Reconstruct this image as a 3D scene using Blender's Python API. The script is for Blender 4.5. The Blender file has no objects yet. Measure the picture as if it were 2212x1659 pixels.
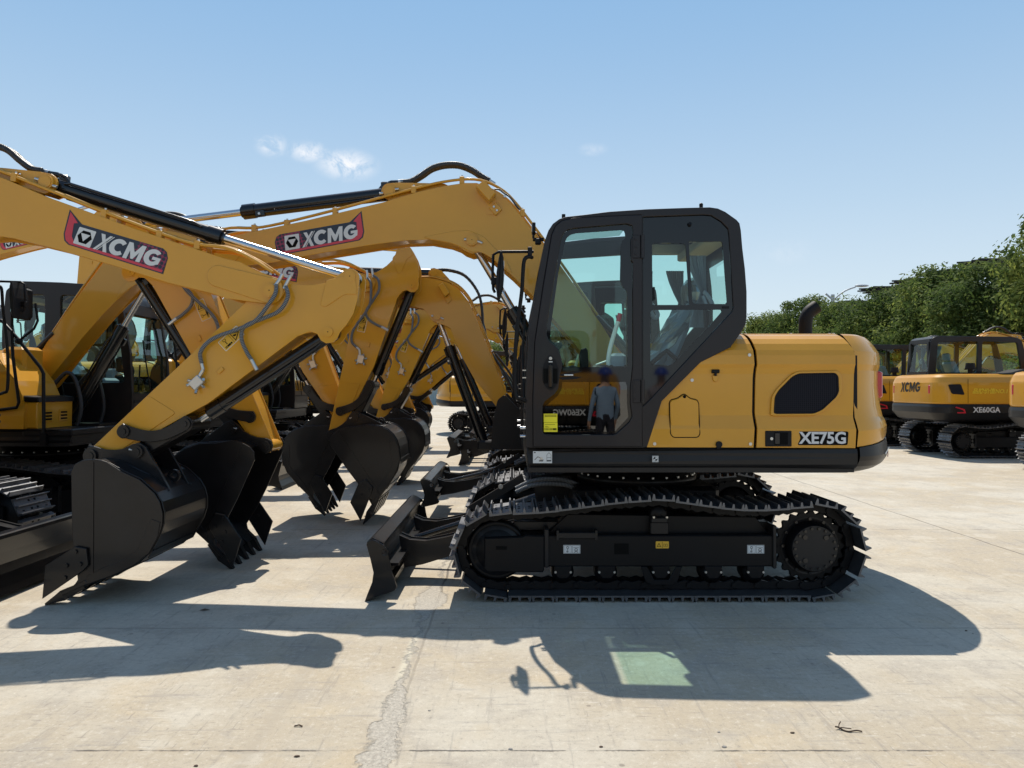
import bpy, bmesh, math, random
from math import sin, cos, pi, radians, sqrt, atan2, hypot
from mathutils import Vector, Matrix
random.seed(11)
sc = bpy.context.scene
COL = sc.collection

# ------------------------------------------------------------------ camera, sky, sun, exposure
cam_data = bpy.data.cameras.new("camera"); cam = bpy.data.objects.new("camera", cam_data)
COL.objects.link(cam); sc.camera = cam
cam.location = (0, 0, 1.44); cam.rotation_euler = (radians(90.3), 0, 0)
cam_data.sensor_width = 36; cam_data.lens = 26.69; cam_data.clip_start = 0.05; cam_data.clip_end = 2000
SUN_DIR = Vector((-0.06, 0.605, 1.0)).normalized()          # towards the sun
EL = math.asin(SUN_DIR.z)
w = bpy.data.worlds.new("World"); sc.world = w; w.use_nodes = True
nt = w.node_tree; nt.nodes.clear()
def N(nt, t, **k):
    n = nt.nodes.new(t)
    for a, b in k.items(): setattr(n, a, b)
    return n
out = N(nt, 'ShaderNodeOutputWorld'); bg = N(nt, 'ShaderNodeBackground')
sky = N(nt, 'ShaderNodeTexSky', sky_type='NISHITA', sun_disc=False)
sky.sun_elevation = EL; sky.sun_rotation = math.atan2(SUN_DIR.x, SUN_DIR.y)
sky.air_density = 1.15; sky.dust_density = .6; sky.ozone_density = 3.0; sky.altitude = 0
# a few small clouds low over the yard, part of the sky itself
tc = N(nt, 'ShaderNodeTexCoord')
nz = N(nt, 'ShaderNodeTexNoise'); nz.inputs['Scale'].default_value = 34; nz.inputs['Detail'].default_value = 9; nz.inputs['Roughness'].default_value = .68; nz.inputs['Distortion'].default_value = .6
nt.links.new(tc.outputs['Generated'], nz.inputs['Vector'])
def cloud(px, py, rx, ry, amp):
    d = Vector(((px - 1106) / 1640, 1, (838 - py) / 1640)); d.normalize()
    sub = N(nt, 'ShaderNodeVectorMath', operation='SUBTRACT'); sub.inputs[1].default_value = d
    nt.links.new(tc.outputs['Generated'], sub.inputs[0])
    mul = N(nt, 'ShaderNodeVectorMath', operation='MULTIPLY'); mul.inputs[1].default_value = (1 / rx, 1 / rx, 1 / ry)
    nt.links.new(sub.outputs[0], mul.inputs[0])
    ln = N(nt, 'ShaderNodeVectorMath', operation='LENGTH'); nt.links.new(mul.outputs[0], ln.inputs[0])
    mr = N(nt, 'ShaderNodeMapRange', interpolation_type='SMOOTHSTEP')
    mr.inputs[1].default_value = 1.0; mr.inputs[2].default_value = 0.0; mr.inputs[3].default_value = 0; mr.inputs[4].default_value = amp
    nt.links.new(ln.outputs['Value'], mr.inputs[0]); return mr.outputs[0]
acc = None
for c_ in [(748, 355, .048, .024, 1.0), (665, 327, .032, .016, .9), (585, 312, .024, .018, .8), (1280, 322, .024, .010, .3), (1700, 545, .05, .02, .12)]:
    o_ = cloud(*c_)
    if acc is None: acc = o_
    else:
        m_ = N(nt, 'ShaderNodeMath', operation='MAXIMUM'); nt.links.new(acc, m_.inputs[0]); nt.links.new(o_, m_.inputs[1]); acc = m_.outputs[0]
nr = N(nt, 'ShaderNodeMapRange', interpolation_type='SMOOTHSTEP'); nr.inputs[1].default_value = .38; nr.inputs[2].default_value = .60
nt.links.new(nz.outputs['Fac'], nr.inputs[0])
mm = N(nt, 'ShaderNodeMath', operation='MULTIPLY'); nt.links.new(acc, mm.inputs[0]); nt.links.new(nr.outputs[0], mm.inputs[1])
m2 = N(nt, 'ShaderNodeMath', operation='MULTIPLY'); nt.links.new(mm.outputs[0], m2.inputs[0]); m2.inputs[1].default_value = 1.0
mix = N(nt, 'ShaderNodeMix', data_type='RGBA'); nt.links.new(m2.outputs[0], mix.inputs[0])
SKY_S = .105
# haze veil of the humid air, whitening the sky
hz = N(nt, 'ShaderNodeMix', data_type='RGBA'); 
hs = N(nt, 'ShaderNodeSeparateXYZ'); nt.links.new(tc.outputs['Generated'], hs.inputs[0]); hr = N(nt, 'ShaderNodeMapRange', interpolation_type='SMOOTHSTEP'); hr.inputs[1].default_value = 0; hr.inputs[2].default_value = .55; hr.inputs[3].default_value = 0.0; hr.inputs[4].default_value = 1.0
nt.links.new(hs.outputs[2], hr.inputs[0])
hcol = N(nt, 'ShaderNodeValToRGB'); he = hcol.color_ramp.elements; he[0].color = (.76, .87, .95, 1); he[1].color = (.26, .50, .80, 1); hk = he.new(.36); hk.color = (.55, .725, .89, 1)
nt.links.new(hr.outputs[0], hcol.inputs[0]); hsc = N(nt, 'ShaderNodeVectorMath', operation='SCALE'); hsc.inputs['Scale'].default_value = 8.2; nt.links.new(hcol.outputs[0], hsc.inputs[0]); nt.links.new(hsc.outputs[0], hz.inputs[7])
hf = N(nt, 'ShaderNodeMapRange'); hf.inputs[1].default_value = .45; hf.inputs[2].default_value = .95; hf.inputs[3].default_value = .82; hf.inputs[4].default_value = .15; nt.links.new(hs.outputs[2], hf.inputs[0]); nt.links.new(hf.outputs[0], hz.inputs[0])
nt.links.new(sky.outputs[0], hz.inputs[6])
nt.links.new(hz.outputs[2], mix.inputs[6]); mix.inputs[7].default_value = (8.2, 8.4, 8.8, 1)
nt.links.new(mix.outputs[2], bg.inputs[0]); bg.inputs[1].default_value = SKY_S; nt.links.new(bg.outputs[0], out.inputs[0])
sd = bpy.data.lights.new("sun", 'SUN'); sd.energy = 4.8; sd.angle = radians(.5); sd.color = (1, .93, .82)
so = bpy.data.objects.new("sun", sd); COL.objects.link(so); so.rotation_euler = SUN_DIR.to_track_quat('Z', 'Y').to_euler()
sc.view_settings.view_transform = 'Standard'; sc.view_settings.look = 'None'; sc.view_settings.exposure = 0.16; sc.view_settings.gamma = 1

# ------------------------------------------------------------------ materials
MATS = {}
def mat(name, col, rough=.5, metal=0, coat=0, bump=0, bscale=60, var=0, vscale=3, dust=0, emis=None, spec=.5):
    m = bpy.data.materials.new(name); m.use_nodes = True; t = m.node_tree; p = t.nodes['Principled BSDF']
    p.inputs['Base Color'].default_value = (*col, 1); p.inputs['Roughness'].default_value = rough; p.inputs['Metallic'].default_value = metal
    p.inputs['Coat Weight'].default_value = coat; p.inputs['Coat Roughness'].default_value = .08
    p.inputs['Specular IOR Level'].default_value = spec
    co = N(t, 'ShaderNodeTexCoord')
    if bump:
        n = N(t, 'ShaderNodeTexNoise'); n.inputs['Scale'].default_value = bscale; n.inputs['Detail'].default_value = 3
        t.links.new(co.outputs['Object'], n.inputs['Vector'])
        b = N(t, 'ShaderNodeBump'); b.inputs['Strength'].default_value = bump; b.inputs['Distance'].default_value = .004
        t.links.new(n.outputs['Fac'], b.inputs['Height']); t.links.new(b.outputs[0], p.inputs['Normal'])
    if var or dust:
        n = N(t, 'ShaderNodeTexNoise'); n.inputs['Scale'].default_value = vscale; n.inputs['Detail'].default_value = 6; n.inputs['Roughness'].default_value = .6
        t.links.new(co.outputs['Object'], n.inputs['Vector'])
        mx = N(t, 'ShaderNodeMix', data_type='RGBA'); mx.inputs[6].default_value = tuple(c * (1 - var) for c in col) + (1,)
        dc = (.32, .29, .25)
        mx.inputs[7].default_value = tuple(c * (1 + var) * (1 - dust) + d * dust for c, d in zip(col, dc)) + (1,)
        mr = N(t, 'ShaderNodeMapRange'); mr.inputs[1].default_value = .35; mr.inputs[2].default_value = .7
        t.links.new(n.outputs['Fac'], mr.inputs[0]); t.links.new(mr.outputs[0], mx.inputs[0]); t.links.new(mx.outputs[2], p.inputs['Base Color'])
        r = N(t, 'ShaderNodeMapRange'); r.inputs[3].default_value = rough * .85; r.inputs[4].default_value = min(1, rough * 1.25)
        t.links.new(n.outputs['Fac'], r.inputs[0]); t.links.new(r.outputs[0], p.inputs['Roughness'])
    MATS[name] = m; return m
M = MATS
mat('yellow', (.615, .288, .012), .42, coat=.7, bump=.04, bscale=260, var=.04, vscale=2.5, dust=.006, spec=.3)
mat('dark', (.0095, .009, .010), .40, coat=.08, bump=.05, bscale=200, var=.06, dust=.012, spec=.3)
mat('cabdark', (.0115, .0095, .0112), .38, coat=.15, bump=.04, bscale=240, var=.05, dust=.008, spec=.3)
mat('black', (.0045, .0045, .0055), .42, coat=.0, bump=.05, bscale=120, var=.1, dust=.004, spec=.22)
mat('bucketblack', (.0068, .0066, .0078), .30, coat=.20, bump=.12, bscale=50, var=.2, vscale=5, dust=.006, spec=.3)
mat('cylblack', (.006, .0065, .008), .24, coat=.35, spec=.35)
mat('shoe', (.15, .155, .168), .44, metal=.92, bump=.2, bscale=80, var=.25, vscale=8, dust=.06)
mat('rubber', (.008, .008, .009), .6, spec=.25, bump=.2, bscale=300)
mat('chrome', (.55, .56, .58), .22, metal=1)
mat('steel', (.55, .55, .53), .3, metal=.9)
mat('maskglass', (.002, .0025, .004), .04, spec=.5)
mat('beige', (.42, .40, .35), .8)
mat('fabric', (.24, .27, .33), .85, bump=.3, bscale=40)
mat('white', (.75, .75, .72), .4)
mat('red', (.55, .02, .04), .3, coat=.3)
mat('lampred', (.45, .01, .01), .15, coat=.5)
mat('navy', (.012, .018, .035), .35)
mat('labelyellow', (.85, .75, .02), .5)
mat('labelorange', (.70, .40, .03), .5)
mat('ink', (.003, .003, .003), .6, spec=.1)
mat('goldtext', (.80, .55, .03), .4)
mat('paper', (.62, .63, .62), .5)
mat('greytext', (.62, .62, .62), .35)
mat('mirrorglass', (.8, .8, .82), .03, metal=1)
mat('skin', (.45, .26, .17), .6); mat('shirt', (.22, .31, .42), .85); mat('shirt2', (.40, .36, .38), .85)
mat('trousers', (.02, .02, .03), .85); mat('helmet', (.015, .07, .5), .3, coat=.4)
mat('debris', (.09, .06, .04), .9)
mat('concretechip', (.3, .28, .25), .95, bump=.5, bscale=50)
def hexmat():
    m = mat('honeycomb', (.13, .02, .045), .4); t = m.node_tree; p = t.nodes['Principled BSDF']
    co = N(t, 'ShaderNodeTexCoord'); v = N(t, 'ShaderNodeTexVoronoi'); v.inputs['Scale'].default_value = 34; v.inputs['Randomness'].default_value = .12
    mp = N(t, 'ShaderNodeMapping'); mp.inputs['Rotation'].default_value = (0, .3, 0); t.links.new(co.outputs['Object'], mp.inputs[0]); t.links.new(mp.outputs[0], v.inputs['Vector'])
    r = N(t, 'ShaderNodeValToRGB'); r.color_ramp.elements[0].position = .42; r.color_ramp.elements[0].color = (.012, .014, .03, 1)
    r.color_ramp.elements[1].position = .5; r.color_ramp.elements[1].color = (.24, .02, .06, 1)
    t.links.new(v.outputs['Distance'], r.inputs[0]); t.links.new(r.outputs[0], p.inputs['Base Color'])
hexmat()
def meshmat():
    m = mat('grillemesh', (.02, .02, .022), .6, spec=.08); t = m.node_tree; p = t.nodes['Principled BSDF']
    co = N(t, 'ShaderNodeTexCoord'); v = N(t, 'ShaderNodeTexVoronoi'); v.inputs['Scale'].default_value = 75; v.inputs['Randomness'].default_value = .0
    t.links.new(co.outputs['Object'], v.inputs['Vector'])
    r = N(t, 'ShaderNodeValToRGB'); r.color_ramp.elements[0].position = .35; r.color_ramp.elements[0].color = (.0008, .0008, .0012, 1)
    r.color_ramp.elements[1].position = .5; r.color_ramp.elements[1].color = (.018, .018, .024, 1)
    t.links.new(v.outputs['Distance'], r.inputs[0]); t.links.new(r.outputs[0], p.inputs['Base Color'])
meshmat()
def hosemat(name, c0, c1, rough):
    m = mat(name, c0, rough); t = m.node_tree; p = t.nodes['Principled BSDF']
    uv = N(t, 'ShaderNodeUVMap'); sp = N(t, 'ShaderNodeSeparateXYZ'); t.links.new(uv.outputs[0], sp.inputs[0])
    a = N(t, 'ShaderNodeMath', operation='MULTIPLY'); a.inputs[1].default_value = 2 * pi / .011; t.links.new(sp.outputs[0], a.inputs[0])
    s = N(t, 'ShaderNodeMath', operation='SINE'); t.links.new(a.outputs[0], s.inputs[0])
    mr = N(t, 'ShaderNodeMapRange'); mr.inputs[1].default_value = -.6; mr.inputs[2].default_value = .6; t.links.new(s.outputs[0], mr.inputs[0])
    mx = N(t, 'ShaderNodeMix', data_type='RGBA'); mx.inputs[6].default_value = (*c0, 1); mx.inputs[7].default_value = (*c1, 1)
    t.links.new(mr.outputs[0], mx.inputs[0]); t.links.new(mx.outputs[2], p.inputs['Base Color'])
    b = N(t, 'ShaderNodeBump'); b.inputs['Strength'].default_value = .6; b.inputs['Distance'].default_value = .003
    t.links.new(mr.outputs[0], b.inputs['Height']); t.links.new(b.outputs[0], p.inputs['Normal'])
hosemat('hosegrey', (.035, .038, .042), (.22, .23, .24), .45)
hosemat('hoseblack', (.008, .008, .009), (.04, .04, .042), .4)
def glassmat(name, tint, gl=1.0, rough=.01):
    m = bpy.data.materials.new(name); m.use_nodes = True; t = m.node_tree; t.nodes.clear()
    o = N(t, 'ShaderNodeOutputMaterial'); tr = N(t, 'ShaderNodeBsdfTransparent'); tr.inputs[0].default_value = (*tint, 1)
    g = N(t, 'ShaderNodeBsdfGlossy'); g.inputs['Roughness'].default_value = rough
    lw = N(t, 'ShaderNodeLayerWeight'); lw.inputs[0].default_value = .5; pw = N(t, 'ShaderNodeMath', operation='POWER'); pw.inputs[1].default_value = 5; t.links.new(lw.outputs['Facing'], pw.inputs[0])
    mu = N(t, 'ShaderNodeMath', operation='MULTIPLY_ADD'); mu.inputs[1].default_value = 1 - gl; mu.inputs[2].default_value = gl; t.links.new(pw.outputs[0], mu.inputs[0])
    mx = N(t, 'ShaderNodeMixShader'); t.links.new(mu.outputs[0], mx.inputs[0]); t.links.new(tr.outputs[0], mx.inputs[1]); t.links.new(g.outputs[0], mx.inputs[2])
    t.links.new(mx.outputs[0], o.inputs[0]); MATS[name] = m
glassmat('glass', (.76, .95, .90), .055)
glassmat('glassdark', (.10, .15, .16), .13)
glassmat('hatchglass', (.60, .78, .70), .055)
glassmat('plasticfilm', (.62, .68, .70), .22, .3)

# ------------------------------------------------------------------ mesh helpers
class MB:
    """collects shapes and builds ONE mesh"""
    def __init__(s): s.v = []; s.f = []; s.m = []; s.sm = []; s.uv = {}; s.cur = 0; s.mats = []
    def mat(s, name):
        if name not in s.mats: s.mats.append(name)
        s.cur = s.mats.index(name); return s
    def add(s, vs, fs, smooth=False):
        b = len(s.v); s.v += [tuple(p) for p in vs]
        for f in fs: s.f.append([i + b for i in f]); s.m.append(s.cur); s.sm.append(smooth)
        return b
    def box(s, x0, x1, y0, y1, z0, z1, bev=0):
        if bev:
            b = bev; L = []
            vs = []
            for z, i in ((z0, b), (z0 + b, 0), (z1 - b, 0), (z1, b)):
                for (cx_, sx) in ((x0, 1), (x1, -1)):
                    pass
                ring = [(x0 + i + b, y0 + i), (x1 - i - b, y0 + i), (x1 - i, y0 + i + b), (x1 - i, y1 - i - b), (x1 - i - b, y1 - i), (x0 + i + b, y1 - i), (x0 + i, y1 - i - b), (x0 + i, y0 + i + b)]
                vs += [(x, y, z) for x, y in ring]
            fs = []
            for k in range(3):
                for j in range(8): fs.append([k * 8 + j, k * 8 + (j + 1) % 8, (k + 1) * 8 + (j + 1) % 8, (k + 1) * 8 + j])
            fs.append(list(range(7, -1, -1))); fs.append([24 + j for j in range(8)])
            return s.add(vs, fs)
        vs = [(x, y, z) for z in (z0, z1) for x, y in ((x0, y0), (x1, y0), (x1, y1), (x0, y1))]
        return s.add(vs, [[3, 2, 1, 0], [4, 5, 6, 7], [0, 1, 5, 4], [1, 2, 6, 5], [2, 3, 7, 6], [3, 0, 4, 7]])
    def prism(s, poly, y0, y1, bev=0):
        """polygon (x,z) extruded along y; bev = chamfer on both ends"""
        P = [Vector(p) for p in poly]
        a = sum(P[i].x * P[(i + 1) % len(P)].y - P[(i + 1) % len(P)].x * P[i].y for i in range(len(P)))
        if a < 0: P.reverse()
        n = len(P)
        def inset(d):
            o = []
            for i in range(n):
                e1 = (P[i] - P[i - 1]); e2 = (P[(i + 1) % n] - P[i])
                if e1.length < 1e-9 or e2.length < 1e-9: o.append(P[i].copy()); continue
                e1.normalize(); e2.normalize()
                n1 = Vector((-e1.y, e1.x)); n2 = Vector((-e2.y, e2.x)); b = n1 + n2
                if b.length < 1e-4: b = n1.copy()
                b.normalize(); o.append(P[i] + b * d / max(.5, b.dot(n1)))
            return o
        rings = [(y0, P), (y1, P)] if not bev else [(y0, inset(bev)), (y0 + bev, P), (y1 - bev, P), (y1, inset(bev))]
        vs = [(p.x, y, p.y) for y, R in rings for p in R]; fs = []
        for k in range(len(rings) - 1):
            for j in range(n): fs.append([k * n + j, (k + 1) * n + j, (k + 1) * n + (j + 1) % n, k * n + (j + 1) % n][::-1])
        L = (len(rings) - 1) * n
        fs.append(list(range(n))); fs.append([L + j for j in range(n)][::-1])
        return s.add(vs, fs)
    def cyl(s, p0, p1, r0, r1=None, n=20, cap=True, smooth=True):
        p0 = Vector(p0); p1 = Vector(p1); r1 = r0 if r1 is None else r1
        d = (p1 - p0).normalized(); a = d.orthogonal().normalized(); b = d.cross(a)
        vs = [p0 + (a * cos(2 * pi * i / n) + b * sin(2 * pi * i / n)) * r0 for i in range(n)] + [p1 + (a * cos(2 * pi * i / n) + b * sin(2 * pi * i / n)) * r1 for i in range(n)]
        s.add(vs, [[i, (i + 1) % n, n + (i + 1) % n, n + i] for i in range(n)], smooth)
        if cap:
            s.add(vs[:n], [list(range(n))[::-1]]); s.add(vs[n:], [list(range(n))])
    def ring(s, c, ax, prof, n=32, smooth=True):
        """lathe: prof = [(dist along axis, radius)]"""
        c = Vector(c); d = Vector(ax).normalized(); a = d.orthogonal().normalized(); b = d.cross(a)
        vs = [c + d * t + (a * cos(2 * pi * i / n) + b * sin(2 * pi * i / n)) * r for t, r in prof for i in range(n)]
        fs = [[k * n + i, k * n + (i + 1) % n, (k + 1) * n + (i + 1) % n, (k + 1) * n + i] for k in range(len(prof) - 1) for i in range(n)]
        s.add(vs, fs, smooth)
    def tube(s, pts, r, n=10, cap=True, res=0, corr=0):
        P = [Vector(p) for p in pts]
        if res: P = spline(P, res)
        T = [(P[min(i + 1, len(P) - 1)] - P[max(i - 1, 0)]).normalized() for i in range(len(P))]
        a = T[0].orthogonal().normalized(); vs = []; u = 0; us = []
        for i, p in enumerate(P):
            a = (a - T[i] * a.dot(T[i])).normalized(); b = T[i].cross(a)
            if i: u += (P[i] - P[i - 1]).length
            us.append(u); rr = r * (1 + corr * (i % 2))
            vs += [p + (a * cos(2 * pi * j / n) + b * sin(2 * pi * j / n)) * rr for j in range(n)]
        f0 = len(s.f); fs = [[k * n + j, k * n + (j + 1) % n, (k + 1) * n + (j + 1) % n, (k + 1) * n + j] for k in range(len(P) - 1) for j in range(n)]
        s.add(vs, fs, True)
        q = 0
        for k in range(len(P) - 1):
            for j in range(n):
                s.uv[f0 + q] = [(us[k], j / n), (us[k], (j + 1) / n), (us[k + 1], (j + 1) / n), (us[k + 1], j / n)]; q += 1
        if cap: s.add(vs[:n], [list(range(n))[::-1]]); s.add(vs[-n:], [list(range(n))])
    def sphere(s, c, r, sx=1, sy=1, sz=1, n=14, m=8, top=False):
        c = Vector(c); vs = []; rows = m + 1
        for i in range(rows):
            th = pi * i / m if not top else pi / 2 * i / m
            for j in range(n): vs.append(c + Vector((r * sx * sin(th) * cos(2 * pi * j / n), r * sy * sin(th) * sin(2 * pi * j / n), r * sz * cos(th))))
        s.add(vs, [[i * n + j, (i + 1) * n + j, (i + 1) * n + (j + 1) % n, i * n + (j + 1) % n] for i in range(m) for j in range(n)], True)
    def mesh_in(s, me, mx, mname):
        s.mat(mname); s.add([mx @ v.co for v in me.vertices], [list(p.vertices) for p in me.polygons])
    def bolt(s, c, ax, r=.012, h=.01):
        c = Vector(c); ax = Vector(ax); s.cyl(c, c + ax * h * .5, r * 1.5, n=12, smooth=False); s.cyl(c, c + ax * h * 1.6, r, n=6, smooth=False)
    def mesh(s, name):
        me = bpy.data.meshes.new(name); me.from_pydata(s.v, [], s.f)
        for m in (s.mats or ['dark']): me.materials.append(MATS[m])
        me.polygons.foreach_set('material_index', s.m); me.polygons.foreach_set('use_smooth', s.sm)
        if s.uv:
            ul = me.uv_layers.new(name='UVMap')
            for fi, uvs in s.uv.items():
                p = me.polygons[fi]
                for li, uvc in zip(p.loop_indices, uvs): ul.data[li].uv = uvc
        me.validate(); me.update()
        if name in ('counterweight', 'counterweight_base', 'round_hull', 'round_hull_base'):
            bm = bmesh.new(); bm.from_mesh(me); bmesh.ops.remove_doubles(bm, verts=bm.verts, dist=1e-5)
            for e in bm.edges:
                if len(e.link_faces) == 2:
                    a = e.calc_face_angle(0); lv = abs(e.verts[0].co.z - e.verts[1].co.z) < .012
                    e.smooth = not (a > radians(50) or (lv and a > radians(12)))
            bm.to_mesh(me); bm.free()
        elif name == 'engine_hood': me.set_sharp_from_angle(angle=radians(11))
        return me
def spline(P, res):
    P = [Vector(p) for p in P]; o = []
    for i in range(len(P) - 1):
        p0 = P[max(i - 1, 0)]; p1 = P[i]; p2 = P[i + 1]; p3 = P[min(i + 2, len(P) - 1)]
        for k in range(res):
            t = k / res
            o.append(.5 * ((2 * p1) + (p2 - p0) * t + (2 * p0 - 5 * p1 + 4 * p2 - p3) * t * t + (3 * p1 - p0 - 3 * p2 + p3) * t ** 3))
    o.append(P[-1]); return o
def rnd(poly, r, k=4):
    """round the corners of a 2D polygon"""
    P = [Vector(p) for p in poly]; n = len(P); o = []
    for i in range(n):
        a = P[i - 1] - P[i]; b = P[(i + 1) % n] - P[i]; rr = min(r, a.length * .45, b.length * .45)
        p0 = P[i] + a.normalized() * rr; p2 = P[i] + b.normalized() * rr
        for j in range(k + 1):
            t = j / k; o.append(tuple(p0 * (1 - t) ** 2 + P[i] * 2 * t * (1 - t) + p2 * t * t))
    return o
def curve_plate(outer, holes, y, th, bev=0.0):
    """plate with holes lying in the xz plane, centred on y, half thickness th/2"""
    cu = bpy.data.curves.new('tmp', 'CURVE'); cu.dimensions = '2D'; cu.fill_mode = 'BOTH'; cu.extrude = th / 2 - bev; cu.bevel_depth = bev; cu.bevel_resolution = 1; cu.offset = -bev
    for pl in [outer] + holes:
        sp = cu.splines.new('POLY'); sp.points.add(len(pl) - 1)
        for q, p in zip(sp.points, pl): q.co = (p[0], p[1], 0, 1)
        sp.use_cyclic_u = True
    ob = bpy.data.objects.new('tmp', cu); me = bpy.data.meshes.new_from_object(ob)
    mx = Matrix(((1, 0, 0, 0), (0, 0, -1, y), (0, 1, 0, 0), (0, 0, 0, 1)))
    bpy.data.objects.remove(ob); bpy.data.curves.remove(cu); return me, mx
def plate(mb, outer, holes, y, th, m, bev=0.0):
    me, mx = curve_plate(outer, holes, y, th, bev); mb.mesh_in(me, mx, m); bpy.data.meshes.remove(me)
def text_mesh(body, size, shear=0, offset=0, space=1.0, align='CENTER'):
    cu = bpy.data.curves.new('t', 'FONT'); cu.body = body; cu.size = size; cu.shear = shear; cu.offset = offset; cu.space_character = space
    cu.align_x = align; cu.align_y = 'CENTER'; cu.extrude = .0006; cu.resolution_u = 3
    ob = bpy.data.objects.new('t', cu); me = bpy.data.meshes.new_from_object(ob)
    bpy.data.objects.remove(ob); bpy.data.curves.remove(cu); return me
class Frame:
    """a 2D drawing frame on a surface: origin, direction of reading, up; off = outward"""
    def __init__(s, o, x, y):
        s.o = Vector(o); s.x = Vector(x).normalized(); s.y = Vector(y); s.y = (s.y - s.x * s.y.dot(s.x)).normalized(); s.n = s.x.cross(s.y)
    def p(s, u, v, h=0): return s.o + s.x * u + s.y * v + s.n * h
    def poly(s, mb, pts, m, h):
        a = sum(pts[i][0] * pts[(i + 1) % len(pts)][1] - pts[(i + 1) % len(pts)][0] * pts[i][1] for i in range(len(pts)))
        if a < 0: pts = pts[::-1]
        n = len(pts); mb.mat(m)
        vs = [s.p(u, v, h) for u, v in pts] + [s.p(u, v, h - .0015) for u, v in pts]
        mb.add(vs, [list(range(n))] + [[n + j, n + (j + 1) % n, (j + 1) % n, j] for j in range(n)])
    def rect(s, mb, u0, u1, v0, v1, m, h): s.poly(mb, [(u0, v0), (u1, v0), (u1, v1), (u0, v1)], m, h)
    def text(s, mb, body, u, v, size, m, h, **k):
        me = text_mesh(body, size, **k)
        mx = Matrix(((s.x.x, s.y.x, s.n.x, 0), (s.x.y, s.y.y, s.n.y, 0), (s.x.z, s.y.z, s.n.z, 0), (0, 0, 0, 1)))
        mx.translation = s.p(u, v, h); mb.mesh_in(me, mx, m); bpy.data.meshes.remove(me)
def ngon(cx_, cy_, r, n, a0=0): return [(cx_ + r * cos(a0 + 2 * pi * i / n), cy_ + r * sin(a0 + 2 * pi * i / n)) for i in range(n)]

CACHE = {}
def mesh(key, fn):
    if key not in CACHE:
        mb = MB(); fn(mb); CACHE[key] = mb.mesh(key)
    return CACHE[key]
def empty(name, loc, rz=0, scale=(1, 1, 1), label=None, cat=None, group=None):
    o = bpy.data.objects.new(name, None); COL.objects.link(o); o.location = loc; o.rotation_euler = (0, 0, rz); o.scale = scale
    o.empty_display_size = .3
    if label: o['label'] = label
    if cat: o['category'] = cat
    if group: o['group'] = group
    return o
def inst(name, me, parent=None, loc=(0, 0, 0), ry=0, mx=None):
    o = bpy.data.objects.new(name, me); COL.objects.link(o); o.parent = parent
    if mx is not None: o.matrix_local = mx
    else: o.location = loc; o.rotation_euler = (0, ry, 0)
    return o
def tag(o, label, cat, group=None):
    o['label'] = label; o['category'] = cat
    if group: o['group'] = group
    return o
def aim(p0, p1, y=None):
    p0 = Vector(p0); p1 = Vector(p1); d = (p1 - p0).normalized(); yv = Vector((0, 1, 0)); x = yv.cross(d).normalized()
    m = Matrix(((x.x, yv.x, d.x, p0.x), (x.y, yv.y, d.y, p0.y), (x.z, yv.z, d.z, p0.z), (0, 0, 0, 1))); return m
def R2(p, a): return (p[0] * cos(a) - p[1] * sin(a), p[0] * sin(a) + p[1] * cos(a))
def V(a, b): return (a[0] + b[0], a[1] + b[1])

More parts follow.
